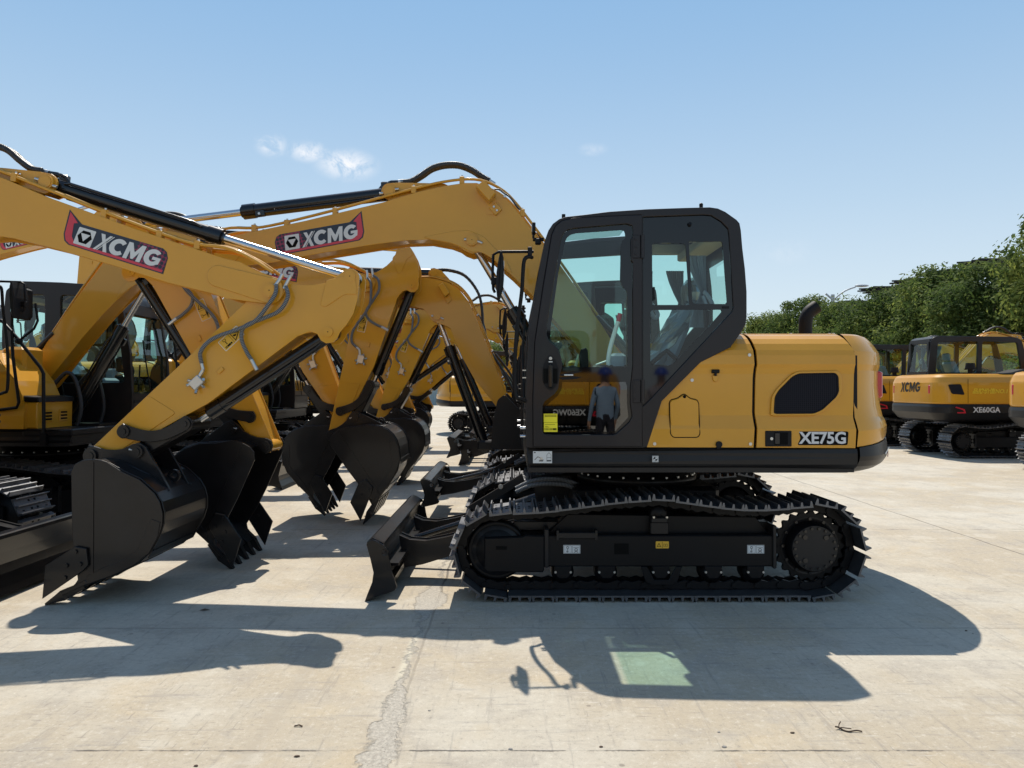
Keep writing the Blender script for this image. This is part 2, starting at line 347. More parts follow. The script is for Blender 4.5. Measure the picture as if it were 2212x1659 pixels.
# ------------------------------------------------------------------ boom, arm, bucket (side outlines in metres; the tip points to -x)
F0 = (-.124, 1.498)                                    # boom foot pin in the machine frame
bA = (-1.907, 1.581); bB = (-1.215, 1.158); bT = (-3.572, 1.001)     # arm cylinder pin, boom cylinder pin, boom tip pin
G0 = (-.36, 1.02)
def smooth_poly(p, r=.03): return rnd(p, r, 3)
def m_boom(mb):
    top = [(-3.62, 1.09), (-3.46, 1.13), (-3.337, 1.177), (-3.24, 1.186), (-2.957, 1.244), (-2.6, 1.318), (-2.385, 1.37), (-1.959, 1.47), (-1.657, 1.56), (-1.42, 1.612), (-1.28, 1.633), (-1.179, 1.633), (-1.08, 1.602), (-.971, 1.539), (-.878, 1.445), (-.763, 1.3), (-.628, 1.123), (-.488, .944), (-.296, .684), (-.15, .466), (.06, .13), (.085, .05)]
    bot = [(.075, -.04), (.0, -.09), (-.08, -.05), (-.5, .46), (-.72, .707), (-.878, .863), (-1.034, .995), (-1.10, 1.05), (-1.15, 1.062), (-1.215, 1.05), (-1.28, 1.075), (-1.32, 1.105), (-1.397, 1.134), (-1.564, 1.165), (-1.761, 1.158), (-2.0, 1.128), (-2.45, 1.055), (-2.859, .976), (-3.167, .937), (-3.276, .914), (-3.52, .911), (-3.604, .92), (-3.65, .96), (-3.672, 1.01)]
    ol = top + bot
    mb.mat('yellow')
    # two side plates and the box between them, tucked in a little so that the plates' edges read
    me, mx = curve_plate(ol, [], -.142, .016, .003); mb.mesh_in(me, mx, 'yellow')
    me, mx = curve_plate(ol, [], .142, .016, .003); mb.mesh_in(me, mx, 'yellow')
    core = [(-3.40, 1.14)] + top[3:-2] + [(.0, .12), (-.05, .0)] + [(-.5, .475), (-.72, .72), (-.878, .88), (-1.05, 1.04), (-1.2, 1.12), (-1.397, 1.148), (-1.564, 1.18), (-1.761, 1.172), (-2.0, 1.142), (-2.45, 1.069), (-2.859, .99), (-3.15, .95), (-3.3, .98)]
    mb.prism(core, -.134, .134)
    # raised weld pads and stadium plates
    pad = rnd([(-1.62, 1.185), (-1.36, 1.235), (-1.24, 1.24), (-1.12, 1.19), (-.93, .99), (-.88, .88), (-1.034, 1.0), (-1.15, 1.066), (-1.215, 1.056), (-1.32, 1.11), (-1.397, 1.139), (-1.564, 1.168)], .03, 3)
    stad = ngon(-3.572, 1.001, .085, 12, pi / 2)[:7][::1]
    st = [(-3.572 + .09 * cos(a), 1.001 + .09 * sin(a)) for a in [pi / 2 + pi * i / 8 for i in range(9)]] + [(-3.20 + .075 * cos(a), 1.06 + .075 * sin(a)) for a in [-pi / 2 + pi * i / 8 for i in range(9)]]
    for sy in (-1, 1):
        a, b = (sy * .158, sy * .15) if sy < 0 else (.15, .158)
        mb.prism(pad, a, b, .003); mb.prism(st, a, b, .003)
        for (px, pz, r) in ((bB[0], bB[1], .045), (bT[0], bT[1], .045)):
            mb.cyl((px, sy * .15, pz), (px, sy * .178, pz), r * 1.05, n=24); mb.cyl((px, sy * .17, pz), (px, sy * .183, pz), r * .82, n=24)
            mb.mat('ink'); mb.cyl((px, sy * .18, pz), (px, sy * .1842, pz), .004, n=8); mb.mat('yellow')
        mb.mat('steel')
        mb.cyl((bB[0] - .065, sy * .165, bB[1] + .005), (bB[0] - .045, sy * .165, bB[1] + .005), .011, n=6); mb.cyl((bB[0] + .045, sy * .165, bB[1] - .01), (bB[0] + .085, sy * .165, bB[1] - .025), .011, n=6); mb.mat('yellow')
    # arm cylinder lug on the back of the boom
    lug = [(-1.36, 1.60), (-1.45, 1.645), (-1.62, 1.650), (-1.85, 1.652)] + [(bA[0] + .068 * cos(a), bA[1] + .068 * sin(a)) for a in [pi / 2 + .3 + pi * .75 * i / 7 for i in range(8)]] + [(-1.90, 1.50), (-1.6, 1.555)]
    for sy in (-1, 1):
        me, mx = curve_plate(lug, [ngon(-1.70, 1.612, .017, 12)], sy * .075, .022, .003); mb.mesh_in(me, mx, 'yellow')
        mb.mat('yellow'); mb.cyl((bA[0], sy * .08, bA[1]), (bA[0], sy * .108, bA[1]), .052, n=24); mb.cyl((bA[0], sy * .1, bA[1]), (bA[0], sy * .114, bA[1]), .04, n=24)
        mb.mat('steel'); mb.cyl((bA[0] + .05, sy * .098, bA[1] + .01), (bA[0] + .08, sy * .098, bA[1] + .015), .012, n=6); mb.cyl((bA[0] - .05, sy * .098, bA[1] - .02), (bA[0] - .08, sy * .098, bA[1] - .025), .012, n=6)
    mb.mat('yellow'); mb.cyl((bT[0], -.15, bT[1]), (bT[0], .15, bT[1]), .04)
    mb.cyl((0, -.17, 0), (0, .17, 0), .06)
def m_pipes(mb):
    mb.mat('yellow')
    def run(y, dz, r):
        pts = [(-3.56, y, 1.135), (-3.388, y, 1.215 + dz), (-3.219, y, 1.262 + dz), (-3.018, y, 1.262 + dz), (-2.80, y, 1.30 + dz), (-2.363, y, 1.408 + dz), (-2.033, y, 1.497 + dz), (-1.65, y, 1.60 + dz), (-1.45, y, 1.645 + dz), (-1.25, y, 1.667 + dz), (-1.1, y, 1.645 + dz), (-.95, y, 1.565 + dz), (-.83, y, 1.44 + dz), (-.70, y, 1.27 + dz), (-.55, y, 1.07 + dz), (-.40, y, .86 + dz), (-.27, y, .67 + dz), (-.18, y, .54 + dz)]
        mb.tube([(a, b, c) for a, b, c in pts], r, 8, res=3)
    run(-.125, .004, .0115); run(-.095, .012, .0115); run(.125, .004, .0115); run(.095, .012, .0115)
    for (x, z) in ((-2.35, 1.41), (-1.70, 1.59), (-1.30, 1.67), (-.80, 1.40), (-3.02, 1.27), (-2.75, 1.31)):
        for sy in (-1, 1):
            mb.mat('yellow'); mb.box(x - .02, x + .02, sy * .11 - .03, sy * .11 + .03, z - .04, z + .022, .004)
            mb.mat('steel'); mb.cyl((x, sy * .11, z + .02), (x, sy * .11, z + .036), .009, n=6)
def m_boomhose(mb):
    mb.mat('hoseblack')
    for y in (-.03, .02):
        mb.tube([(-1.82, y, 1.672), (-1.74, y, 1.68), (-1.65, y, 1.73), (-1.56, y, 1.79), (-1.45, y, 1.82), (-1.33, y, 1.818), (-1.22, y, 1.775), (-1.13, y, 1.715), (-1.075, y, 1.685)], .021, 12, res=16, corr=.16)
    mb.mat('steel'); mb.cyl((-1.10, -.03, 1.70), (-1.03, -.03, 1.655), .016); mb.cyl((-1.84, -.03, 1.67), (-1.80, -.03, 1.675), .022)
    mb.mat('cylblack'); mb.tube([(-1.84, -.03, 1.67), (-1.90, -.03, 1.668), (-1.945, -.03, 1.655), (-1.955, -.03, 1.56)], .02, 8); mb.box(-1.985, -1.925, -.055, -.005, 1.55, 1.67, .006)
    mb.tube([(-1.95, .02, 1.66), (-1.99, .02, 1.65), (-2.02, .02, 1.61), (-2.03, .02, 1.56)], .012, 8)
def m_lampbox(mb):
    # yellow sheet guard over the work lamp
    mb.mat('yellow'); mb.prism([(-1.178, 1.575), (-1.112, 1.628), (-1.02, 1.523), (-1.072, 1.458)], -.26, -.152, .004)
    mb.box(-1.09, -1.0, -.156, -.150, 1.37, 1.47)
    mb.prism([(-1.075, 1.42), (-1.02, 1.36), (-.968, 1.41), (-1.02, 1.468)], -.17, -.150, .003)
    mb.mat('steel')
    for p in ((-1.035, 1.43), (-1.01, 1.40)): mb.cyl((p[0], -.17, p[1]), (p[0], -.182, p[1]), .009, n=6)
    mb.mat('hoseblack'); mb.tube([(-1.03, -.156, 1.58), (-.99, -.158, 1.575), (-.95, -.158, 1.545), (-.90, -.158, 1.51), (-.85, -.156, 1.44), (-.82, -.15, 1.41)], .007, 6, res=4)
    mb.mat('steel'); mb.cyl((-.945, -.15, 1.52), (-.945, -.17, 1.52), .011, n=12)
def cmg(fr, mb, x0, cv, u_, h, m, hh):
    '''heavy slanted C M G drawn as strokes'''
    def sl(pts): return [(x0 + u * u_ + v * u_ * .16, cv + v * h) for u, v in pts]
    def arc(cx_, a0, a1, extra=None):
        o = [(cx_ + .98 * cos(radians(a)), 1.0 * sin(radians(a))) for a in range(a0, a1 + 1, 12)]; i_ = [(cx_ + .06 + .46 * cos(radians(a)), .50 * sin(radians(a))) for a in range(a1, a0 - 1, -12)]
        fr.poly(mb, sl(o + i_), m, hh)
    arc(2.62, 42, 318)
    for q in ([(3.55, -1), (4.02, -1), (4.02, 1), (3.55, 1)], [(5.10, -1), (5.58, -1), (5.58, 1), (5.10, 1)]): fr.poly(mb, sl(q), m, hh)
    fr.poly(mb, sl([(4.02, 1), (4.02, .1), (4.44, -.85), (4.70, -.85), (4.60, .0), (4.5, .12)]), m, hh + .0003); fr.poly(mb, sl([(5.10, 1), (4.56, -.15), (4.44, -.85), (4.70, -.85), (5.10, .1)]), m, hh + .0006)
    arc(6.72, 42, 324)
    fr.poly(mb, sl([(6.72, .12), (7.66, .12), (7.62, -.62), (7.2, -.80), (7.2, -.24), (6.72, -.24)]), m, hh + .0003)
def logo_items(mb, fr, L, Hh, flip):
    """badge: navy field, red sweep at the foot end, honeycomb at the tip end. fr origin = centre; flip: red end on the left"""
    s = -1 if flip else 1
    q = lambda pts: [(s * u * L / 2, v * Hh / 2) for u, v in pts]
    field = [(-1, -1), (.86, -.92), (.95, -.75), (1.0, -.35), (1.02, 1.18), (.72, .52), (-.86, .52), (-.95, .36), (-1.0, .02)]
    fr.poly(mb, q(field), 'navy', .0015)
    fr.poly(mb, q([(-.985, -.9), (-.25, -.9), (-.42, .5), (-.85, .5), (-.94, .34), (-.985, .0)]), 'honeycomb', .0022)
    fr.poly(mb, q([(-.97, -.93), (.84, -.86), (.925, -.7), (.975, -.35), (.99, 1.06), (.80, .52), (.87, .44), (.84, -.35), (.78, -.62), (.66, -.70), (-.97, -.78)]), 'red', .0028)
    # emblem
    e = .27 * Hh; cu = -.62 * L / 2 if not flip else -.60 * L / 2; cv = -.10 * Hh
    sk = lambda pts: [(cu + u * e * 1.0 + v * e * .10, cv + v * e) for u, v in pts]
    fr.poly(mb, sk([(-.95, -1), (.95, -1), (1, -.9), (1, .9), (.95, 1), (-.95, 1), (-1, .9), (-1, -.9)]), 'paper', .0034)
    fr.poly(mb, sk([(-.42, .72), (.42, .72), (.85, .0), (.42, -.72), (-.42, -.72), (-.85, .0)]), 'ink', .0040)
    fr.poly(mb, sk([(-.55, .38), (.55, .38), (0, -.5)]), 'paper', .0046)
    # lettering X (with its split stroke) C M G
    x0 = cu + e * 1.35; h = e * .98; u_ = e
    def ix(pts): return [(x0 + u * u_ + v * u_ * .12, cv + v * h) for u, v in pts]
    fr.poly(mb, ix([(.0, -1), (.30, -1), (1.62, 1), (1.32, 1)]), 'paper', .0034)
    fr.poly(mb, ix([(.42, -1), (.52, -1), (1.84, 1), (1.74, 1)]), 'paper', .0034)
    fr.poly(mb, ix([(.25, 1), (.72, 1), (.98, .35), (.75, .0)]), 'paper', .0034)
    fr.poly(mb, ix([(.88, -.2), (1.12, .17), (1.62, -1), (1.18, -1)]), 'paper', .0034)
    cmg(fr, mb, x0, cv, u_, h, 'paper', .0034)
def m_logo(mb, side=-1):
    c = Vector((-2.475, 0, 1.205)); d = Vector((.985, 0, .172))
    if side < 0: logo_items(mb, Frame((c.x, -.1505, c.z), d, (0, 0, 1)), .74, .225, False)
    else: logo_items(mb, Frame((c.x, .1505, c.z), -d, (0, 0, 1)), .74, .225, True)

ARM_OUT = [(-.234, .473), (-.245, .50), (-.268, .522), (-.30, .53), (-.335, .518), (-.383, .470), (-.448, .394), (-.499, .31), (-.522, .229), (-.530, .154), (-.548, .11), (-.548, .07), (-.520, .03), (-.48, .018), (-.43, .03), (-.385, .005), (-.35, -.08), (-.27, -.85), (-.185, -1.2), (-.115, -1.52), (-.075, -1.64), (-.045, -1.70), (.0, -1.735), (.04, -1.71), (.052, -1.66), (.055, -1.36), (.062, -.6), (.07, -.167), (.085, -.05), (.07, .06), (.0, .115), (-.061, .141), (-.095, .17), (-.16, .24), (-.22, .33)]
def m_arm(mb):
    for sy in (-1, 1):
        me, mx = curve_plate(ARM_OUT, [], sy * .112, .014, .003); mb.mesh_in(me, mx, 'yellow')
    mb.mat('yellow')
    core = [(-.16, .18), (-.27, .37), (-.36, .46), (-.45, .36), (-.50, .22), (-.40, .02), (-.34, -.08), (-.26, -.85), (-.175, -1.2), (-.105, -1.52), (-.07, -1.62), (.02, -1.64), (.045, -1.36), (.052, -.6), (.06, -.167), (.07, -.03), (.0, .09)]
    mb.prism(core, -.105, .105)
    for sy in (-1, 1):
        a, b = (-.125, -.118) if sy < 0 else (.118, .125)
        mb.prism(rnd([(-.17, -1.06), (.055, -1.12), (.05, -1.36), (.045, -1.66), (-.03, -1.68), (-.10, -1.52)], .03, 3), a, b, .003)
        mb.prism(rnd([(-.20, .33), (-.30, .51), (-.42, .42), (-.36, .36), (-.335, .20), (-.30, .18)], .02, 2), a, b, .003)
        for (px, pz, r) in ((-.291, .47, .04), (-.472, .095, .035), (0, 0, .06)):
            mb.cyl((px, sy * .115, pz), (px, sy * .128, pz), r, n=24)
            mb.mat('ink'); mb.cyl((px, sy * .127, pz), (px, sy * .1292, pz), .004, n=8); mb.mat('yellow')
        # small bosses and the bolt pad
        mb.box(-.175, -.15, a - .006 if sy < 0 else a, b if sy < 0 else b + .006, -.66, -.61, .002)
    mb.cyl((0, -.13, 0), (0, .13, 0), .05)
    mb.cyl((0, -.135, -1.677), (0, .135, -1.677), .05)
def warn(mb, fr, w_=.085, h_=.175):
    fr.poly(mb, rnd([(-w_ / 2, -h_ / 2), (w_ / 2, -h_ / 2), (w_ / 2, h_ / 2), (-w_ / 2, h_ / 2)], .008, 3), 'paper', .0012)
    k = .004; fr.poly(mb, rnd([(-w_ / 2 + k, -h_ / 2 + k), (w_ / 2 - k, -h_ / 2 + k), (w_ / 2 - k, h_ / 2 - k), (-w_ / 2 + k, h_ / 2 - k)], .006, 3), 'labelorange', .0018)
    fr.rect(mb, -w_ / 2 + k, w_ / 2 - k, -.001, .001, 'ink', .0024)
    t = w_ * .42; cy_ = h_ * .23
    fr.poly(mb, [(-t, cy_ - t * .75), (t, cy_ - t * .75), (0, cy_ + t * .95)], 'ink', .0024)
    fr.poly(mb, [(-t * .72, cy_ - t * .60), (t * .72, cy_ - t * .60), (0, cy_ + t * .62)], 'labelorange', .0030)
    fr.poly(mb, [(-t * .28, cy_ - t * .42), (t * .05, cy_ - t * .48), (t * .25, cy_ - .1 * t), (-t * .02, cy_ + .3 * t), (-t * .1, cy_)], 'ink', .0036)
    cy_ = -h_ * .26
    fr.rect(mb, -w_ * .36, -w_ * .18, cy_ - .012, cy_ + .012, 'ink', .0024); fr.rect(mb, -w_ * .33, -w_ * .21, cy_ - .008, cy_ + .008, 'labelorange', .0030)
    fr.rect(mb, -w_ * .12, w_ * .10, cy_ - .0025, cy_ + .0025, 'ink', .0024)
    fr.poly(mb, [(-w_ * .16, cy_), (-w_ * .09, cy_ + .007), (-w_ * .09, cy_ - .007)], 'ink', .0024); fr.poly(mb, [(w_ * .14, cy_), (w_ * .07, cy_ + .007), (w_ * .07, cy_ - .007)], 'ink', .0024)
    fr.rect(mb, w_ * .20, w_ * .36, cy_ - .006, cy_ + .02, 'ink', .0024); fr.poly(mb, ngon(w_ * .28, cy_ + .028, .007, 10), 'ink', .0024)
    fr.rect(mb, w_ * .21, w_ * .26, cy_ - .028, cy_ - .006, 'ink', .0024); fr.rect(mb, w_ * .30, w_ * .35, cy_ - .028, cy_ - .006, 'ink', .0024)
def m_armdecal(mb): warn(mb, Frame((-.048, -.1195, -.43), (1, 0, 0), (0, 0, 1)))
def m_armdecal2(mb): warn(mb, Frame((-.048, .1195, -.43), (-1, 0, 0), (0, 0, 1)))
def m_armhose(sy):
    def f(mb):
        y = sy
        mb.mat('hosegrey')
        mb.tube([(.0, y * .165, .06), (-.045, y * .185, .02), (-.07, y * .19, -.06), (-.092, y * .19, -.213), (-.045, y * .175, -.35), (.005, y * .165, -.46), (.03, y * .16, -.554), (.014, y * .155, -.645), (-.045, y * .15, -.69)], .0135, 10, res=10)
        mb.tube([(-.05, y * .16, .10), (-.12, y * .18, .063), (-.152, y * .185, -.042), (-.115, y * .18, -.16), (-.065, y * .17, -.295), (-.11, y * .16, -.37), (-.20, y * .155, -.407), (-.27, y * .155, -.42)], .0135, 10, res=10)
        mb.mat('steel')
        mb.tube([(.03, y * .155, .14), (.012, y * .16, .10), (.0, y * .165, .05)], .0125, 8); mb.tube([(-.02, y * .155, .17), (-.04, y * .16, .12), (-.055, y * .16, .08)], .0125, 8)
        mb.cyl((-.04, y * .15, -.688), (-.085, y * .15, -.712), .013, n=8); mb.cyl((-.085, y * .15, -.712), (-.10, y * .15, -.76), .014, n=6); mb.cyl((-.26, y * .155, -.418), (-.34, y * .155, -.44), .0145, n=8)
        # valve block
        mb.box(-.155, -.085, min(y * .125, y * .17), max(y * .125, y * .17), -.85, -.76, .005)
        for dx, dz in ((-.06, .02), (.05, -.03), (-.02, .055), (.03, -.06), (-.055, -.05)): mb.cyl((-.12 + dx * .6, y * .15, -.805 + dz * .6), (-.12 + dx, y * .17, -.805 + dz), .011, n=6)
    return f
# bucket (origin at its arm pin)
BK = [(-.138, -.002), (-.19, -.012), (-.217, -.02), (-.317, -.085), (-.436, -.139), (-.535, -.228), (-.572, -.29), (-.590, -.36), (-.588, -.43), (-.565, -.506), (-.505, -.615), (-.406, -.705), (-.257, -.774), (-.088, -.834), (.075, -.90)]
BKF = [(-.075, -.81), (.0, -.62), (.021, -.576), (.011, -.427), (.016, -.089), (-.01, -.035), (-.06, -.01)]
def m_bucket(mb):
    W2 = .375
    side = BK[:-1] + [(.02, -.875)] + [(-.03, -.80), (.0, -.60)] + BKF[3:]
    for sy in (-1, 1):
        me, mx = curve_plate(side, [], sy * (W2 - .008), .016, .003); mb.mesh_in(me, mx, 'bucketblack')
        # wear strip along the side heel
        mb.mat('bucketblack'); hw = [(-.505, -.62), (-.56, -.51), (-.575, -.42), (-.52, -.40), (-.47, -.50), (-.43, -.60), (-.35, -.66), (-.2, -.72), (-.10, -.77), (-.088, -.83), (-.257, -.77), (-.406, -.70)]
        a, b = (-W2 - .005, -W2) if sy < 0 else (W2, W2 + .005); mb.prism(hw, a, b, .0015)
        mb.box(-.135, -.12, a, b, -.80, -.02)
    # curved shell
    sh = [(-.06, -.02), (-.138, -.012), (-.217, -.03)] + BK[3:-1] + [(.05, -.89)]
    th = .012; n = len(sh); inner = []
    for i in range(n):
        a = Vector(sh[max(i - 1, 0)]); b = Vector(sh[min(i + 1, n - 1)]); t = (b - a).normalized(); nn = Vector((-t.y, t.x)); inner.append(tuple(Vector(sh[i]) + nn * th))
    mb.mat('bucketblack')
    for i in range(n - 1):
        q = [sh[i], sh[i + 1], inner[i + 1], inner[i]]
        for y0, y1 in ((-W2 + .016, W2 - .016),):
            mb.add([(q[0][0], y0, q[0][1]), (q[1][0], y0, q[1][1]), (q[1][0], y1, q[1][1]), (q[0][0], y1, q[0][1])], [[0, 3, 2, 1]], True)
            mb.add([(q[3][0], y0, q[3][1]), (q[2][0], y0, q[2][1]), (q[2][0], y1, q[2][1]), (q[3][0], y1, q[3][1])], [[0, 1, 2, 3]], True)
    for sy in (-1, 1): mb.tube([(x - .004, sy * (W2 - .02), z + .002) for x, z in sh[2:]], .006, 6)
    for px in (-.19, .19): mb.tube([(-.20, px * .93, -.03), (-.40, px * .93, -.125), (-.545, px * .93, -.24)], .008, 6)
    # cross wear strips under the bucket
    for i in (10, 12, 13):
        a = Vector(sh[i - 1]); b = Vector(sh[i]); t = (b - a).normalized(); nn = Vector((t.y, -t.x)); c = b
        q = [c, c + t * .05, c + t * .05 + nn * .008, c + nn * .008]; mb.prism([tuple(p) for p in q], -W2 + .02, W2 - .02)
    # lip plate
    mb.prism([(-.10, -.825), (.075, -.905), (.085, -.885), (-.08, -.80)], -W2 - .003, W2 + .003, .003)
    # hinge ears
    ear = [(.056, -.02), (.05, .03), (.02, .062), (-.02, .066), (-.097, .043), (-.16, .04), (-.22, .048), (-.28, .078), (-.335, .092), (-.38, .06), (-.40, .02), (-.47, -.10), (-.547, -.24), (-.43, -.145), (-.2, -.03), (-.03, -.04), (.02, -.055)]
    for sy in (-1, 1):
        me, mx = curve_plate(ear, [], sy * .155, .026, .003); mb.mesh_in(me, mx, 'bucketblack')
        mb.mat('bucketblack')
        for px, pz in ((0, 0), (-.319, .028)):
            mb.cyl((px, sy * .165, pz), (px, sy * .188, pz), .045, n=20); mb.cyl((px, sy * .185, pz), (px, sy * .195, pz), .028, n=16)
        mb.mat('steel'); mb.cyl((-.27, sy * .18, .045), (-.30, sy * .18, .04), .01, n=6); mb.mat('bucketblack')
    me, mx = curve_plate(ngon(-.50, -.155, .045, 16), [ngon(-.505, -.15, .022, 12)], 0, .03, .003); mb.mesh_in(me, mx, 'bucketblack')
    mb.mat('bucketblack'); mb.cyl((0, -.15, 0), (0, .15, 0), .03); mb.cyl((-.319, -.15, .028), (-.319, .15, .028), .03)
def m_cutter(mb):
    mb.mat('bucketblack'); mb.prism([(-.024, -.576), (-.098, -.59), (-.11, -.70), (-.078, -.735), (.19, -.92), (.17, -.70)], -.012, .012, .003)
    for p in ((-.03, -.61), (.03, -.70), (-.06, -.69), (.04, -.78)): mb.cyl((p[0], -.024, p[1]), (p[0], .024, p[1]), .016, n=6, smooth=False)
def m_tooth(mb):
    mb.mat('bucketblack')
    d = Vector((.80, -.40)).normalized(); n_ = Vector((.40, .80)).normalized(); o = Vector((.03, -.885))
    def ring(t, hw, hh, k=0): c = o + d * t; return [(c.x + n_.x * hh * a, hw * b, c.y + n_.y * hh * a) for a, b in ((-1, -1), (1, -1), (1, 1), (-1, 1))]
    rs = [ring(-.10, .026, .022), ring(.03, .03, .034), ring(.05, .034, .036), ring(.09, .030, .026), ring(.185, .024, .006)]
    vs = [p for r in rs for p in r]; fs = [[k * 4 + j, k * 4 + (j + 1) % 4, (k + 1) * 4 + (j + 1) % 4, (k + 1) * 4 + j] for k in range(4) for j in range(4)]
    fs += [[3, 2, 1, 0], [16, 17, 18, 19]]; mb.add(vs, fs)
# links and cylinders
SL = (-.029, -1.40); LEN1 = .424; LEN2 = .377
def m_sidelink(mb):
    # origin at arm pivot, pointing +z for LEN1, bowed
    o = []
    for t in [i / 10 for i in range(11)]: o.append((-.035 - .05 * sin(pi * t) * 1.0 - .012, t * LEN1))
    o2 = []
    for t in [i / 10 for i in range(10, -1, -1)]: o2.append((.055 - .075 * sin(pi * t), t * LEN1))
    a0 = [(.05 * cos(a), .05 * sin(a)) for a in [pi + pi * i / 8 for i in range(9)]][1:-1]
    a1 = [(.055 * cos(a), LEN1 + .055 * sin(a)) for a in [0 + pi * i / 8 for i in range(9)]]
    ol = o + a1[::-1][1:-1] + o2 + a0[::-1]
    mb.mat('bucketblack')
    for sy in (-1, 1):
        me, mx = curve_plate(ol, [], sy * .148, .028, .004); mb.mesh_in(me, mx, 'bucketblack'); mb.mat('bucketblack')
        for z in (0, LEN1): mb.cyl((0, sy * .155, z), (0, sy * .176, z), .042, n=20); mb.cyl((0, sy * .17, z), (0, sy * .184, z), .022, n=12)
    mb.cyl((0, -.14, 0), (0, .14, 0), .03); mb.cyl((0, -.14, LEN1), (0, .14, LEN1), .03)
def m_mainlink(mb):
    mb.mat('bucketblack'); mb.prism([(-.05, -.0), (-.045, LEN2), (0, LEN2 + .05), (.045, LEN2), (.05, 0), (0, -.05)], -.125, .125, .01)
    mb.cyl((0, -.135, 0), (0, .135, 0), .055); mb.cyl((0, -.135, LEN2), (0, .135, LEN2), .055)
def m_barrel(L, r, valve=True):
    def f(mb):
        mb.mat('cylblack'); mb.cyl((0, 0, .03), (0, 0, L), r, n=28); mb.cyl((0, 0, L - .10), (0, 0, L + .004), r * 1.13, n=28); mb.cyl((0, 0, L), (0, 0, L + .02), r * .8, n=20)
        mb.cyl((0, -.05, 0), (0, .05, 0), r * 1.1, n=20); mb.sphere((0, 0, .04), r, n=16)
        # feed pipe along the barrel
        mb.tube([(-r * .5, -r * .9, .10), (-r * .75, -r * 1.15, .14), (-r * .75, -r * 1.15, L - .2), (-r * .5, -r * .9, L - .14)], .010, 8)
        mb.tube([(r * .5, r * .9, .10), (r * .75, r * 1.15, .14), (r * .75, r * 1.15, L - .2), (r * .5, r * .9, L - .14)], .010, 8)
        mb.box(-r * 1.25, -r * .4, -r * 1.3, -r * .6, L - .19, L - .11, .005); mb.box(-r * 1.2, -r * .4, -r * 1.3, -r * .6, .08, .14, .005)
        mb.mat('steel'); mb.cyl((-r * .9, -r * 1.3, L - .15), (-r * .9, -r * 1.3 - .016, L - .15), .011, n=6)
    return f
def m_rod(L, r, eye):
    def f(mb):
        mb.mat('chrome'); mb.cyl((0, 0, -L), (0, 0, -.04), r, n=24); mb.mat('cylblack'); mb.cyl((0, -.045, 0), (0, .045, 0), eye, n=20)
    return f
def circ(p, r, q, s, side):
    d = hypot(q[0] - p[0], q[1] - p[1]); d = min(d, r + s - 1e-4); a = (r * r - s * s + d * d) / (2 * d); h = sqrt(max(0, r * r - a * a))
    ux, uz = (q[0] - p[0]) / d, (q[1] - p[1]) / d; return (p[0] + ux * a - uz * h * side, p[1] + uz * a + ux * h * side)

def front(root, by, db, al, be, F=F0, G=G0, boomkey='boom', pts=None, detail=2, sy=-1, sc_=1.0):
    """boom, arm, bucket and cylinders posed by three angles (degrees)"""
    db, al, be = radians(db), radians(al), radians(be)
    A, B, T = pts or (bA, bB, bT)
    P = lambda q: V(F, R2(q, db))
    if boomkey == 'boom': bm = mesh('boom', m_boom)
    else: bm = mesh('boom_short', m_boomS)
    boom = inst('boom', bm, root, (F[0], by, F[1]), -db)
    if boomkey == 'boom':
        inst('hydraulic_pipes', mesh('hydraulic_pipes', m_pipes), boom)
        inst('logo_badge', mesh('logo_badge', m_logo), boom); inst('logo_badge', mesh('logo_badge_b', lambda mb: m_logo(mb, 1)), boom)
        if detail > 0:
            inst('hydraulic_hose', mesh('boom_hose', m_boomhose), boom); inst('lamp_guard', mesh('lamp_guard', m_lampbox), boom)
    else:
        inst('hydraulic_pipes', mesh('short_pipes', m_pipesS), boom); inst('logo_badge', mesh('short_logo', m_logoS), boom)
        inst('lamp_guard', mesh('short_lamp_guard', m_lampboxS), boom)
    t = P(T)
    arm = inst('arm', mesh('arm', m_arm), root, (t[0], by, t[1]), -al)
    inst('warning_sticker', mesh('warning_sticker', m_armdecal), arm); inst('warning_sticker', mesh('warning_sticker_b', m_armdecal2), arm)
    inst('hydraulic_hose', mesh('arm_hose' + str(sy), m_armhose(sy)), arm)
    Q = lambda q: V(t, R2(q, al))
    p1 = Q((0, -1.677))
    bucket = inst('bucket', mesh('bucket', m_bucket), root, (p1[0], by, p1[1]), -be)
    for s_ in (-1, 1): inst('side_cutter', mesh('side_cutter', m_cutter), bucket, (0, s_ * .389, 0))
    for k in range(5): inst('tooth', mesh('tooth', m_tooth), bucket, (0, -.335 + k * .1675, 0))
    p2 = V(p1, R2((-.319, .028), be)); sl = Q(SL)
    # joint of the two links: the solution on the cylinder side
    J = min((circ(sl, LEN1, p2, LEN2, s_) for s_ in (1, -1)), key=lambda j: hypot(j[0] - Q((-.6, -.9))[0], j[1] - Q((-.6, -.9))[1]))
    mk = lambda p: (p[0], by, p[1])
    inst('side_link', mesh('side_link', m_sidelink), root, mx=aim(mk(sl), mk(J)))
    inst('bucket_link', mesh('bucket_link', m_mainlink), root, mx=aim(mk(J), mk(p2)))
    def cylinder(name, a, b, Lb, r, rr, dy=0):
        a = (a[0], by + dy, a[1]); b = (b[0], by + dy, b[1]); d = (Vector(b) - Vector(a)).length
        Lb = min(Lb, d - .06)
        o = inst(name, mesh('%s%.2f%.3f' % (name, Lb, r), m_barrel(Lb, r)), root, mx=aim(a, b))
        inst('piston_rod', mesh('rod%.3f%.2f' % (rr, Lb), m_rod(min(d, Lb + .0) * .97, rr, r * .95)), o, (0, 0, d))
    cylinder('boom_cylinder', G, P(B), 1.25, .062, .032)
    cylinder('arm_cylinder', P(A), Q((-.291, .47)), 1.25 * sc_, .056, .03)
    cylinder('bucket_cylinder', Q((-.472, .095)), J, 1.03, .05, .027)
    return boom, arm, bucket

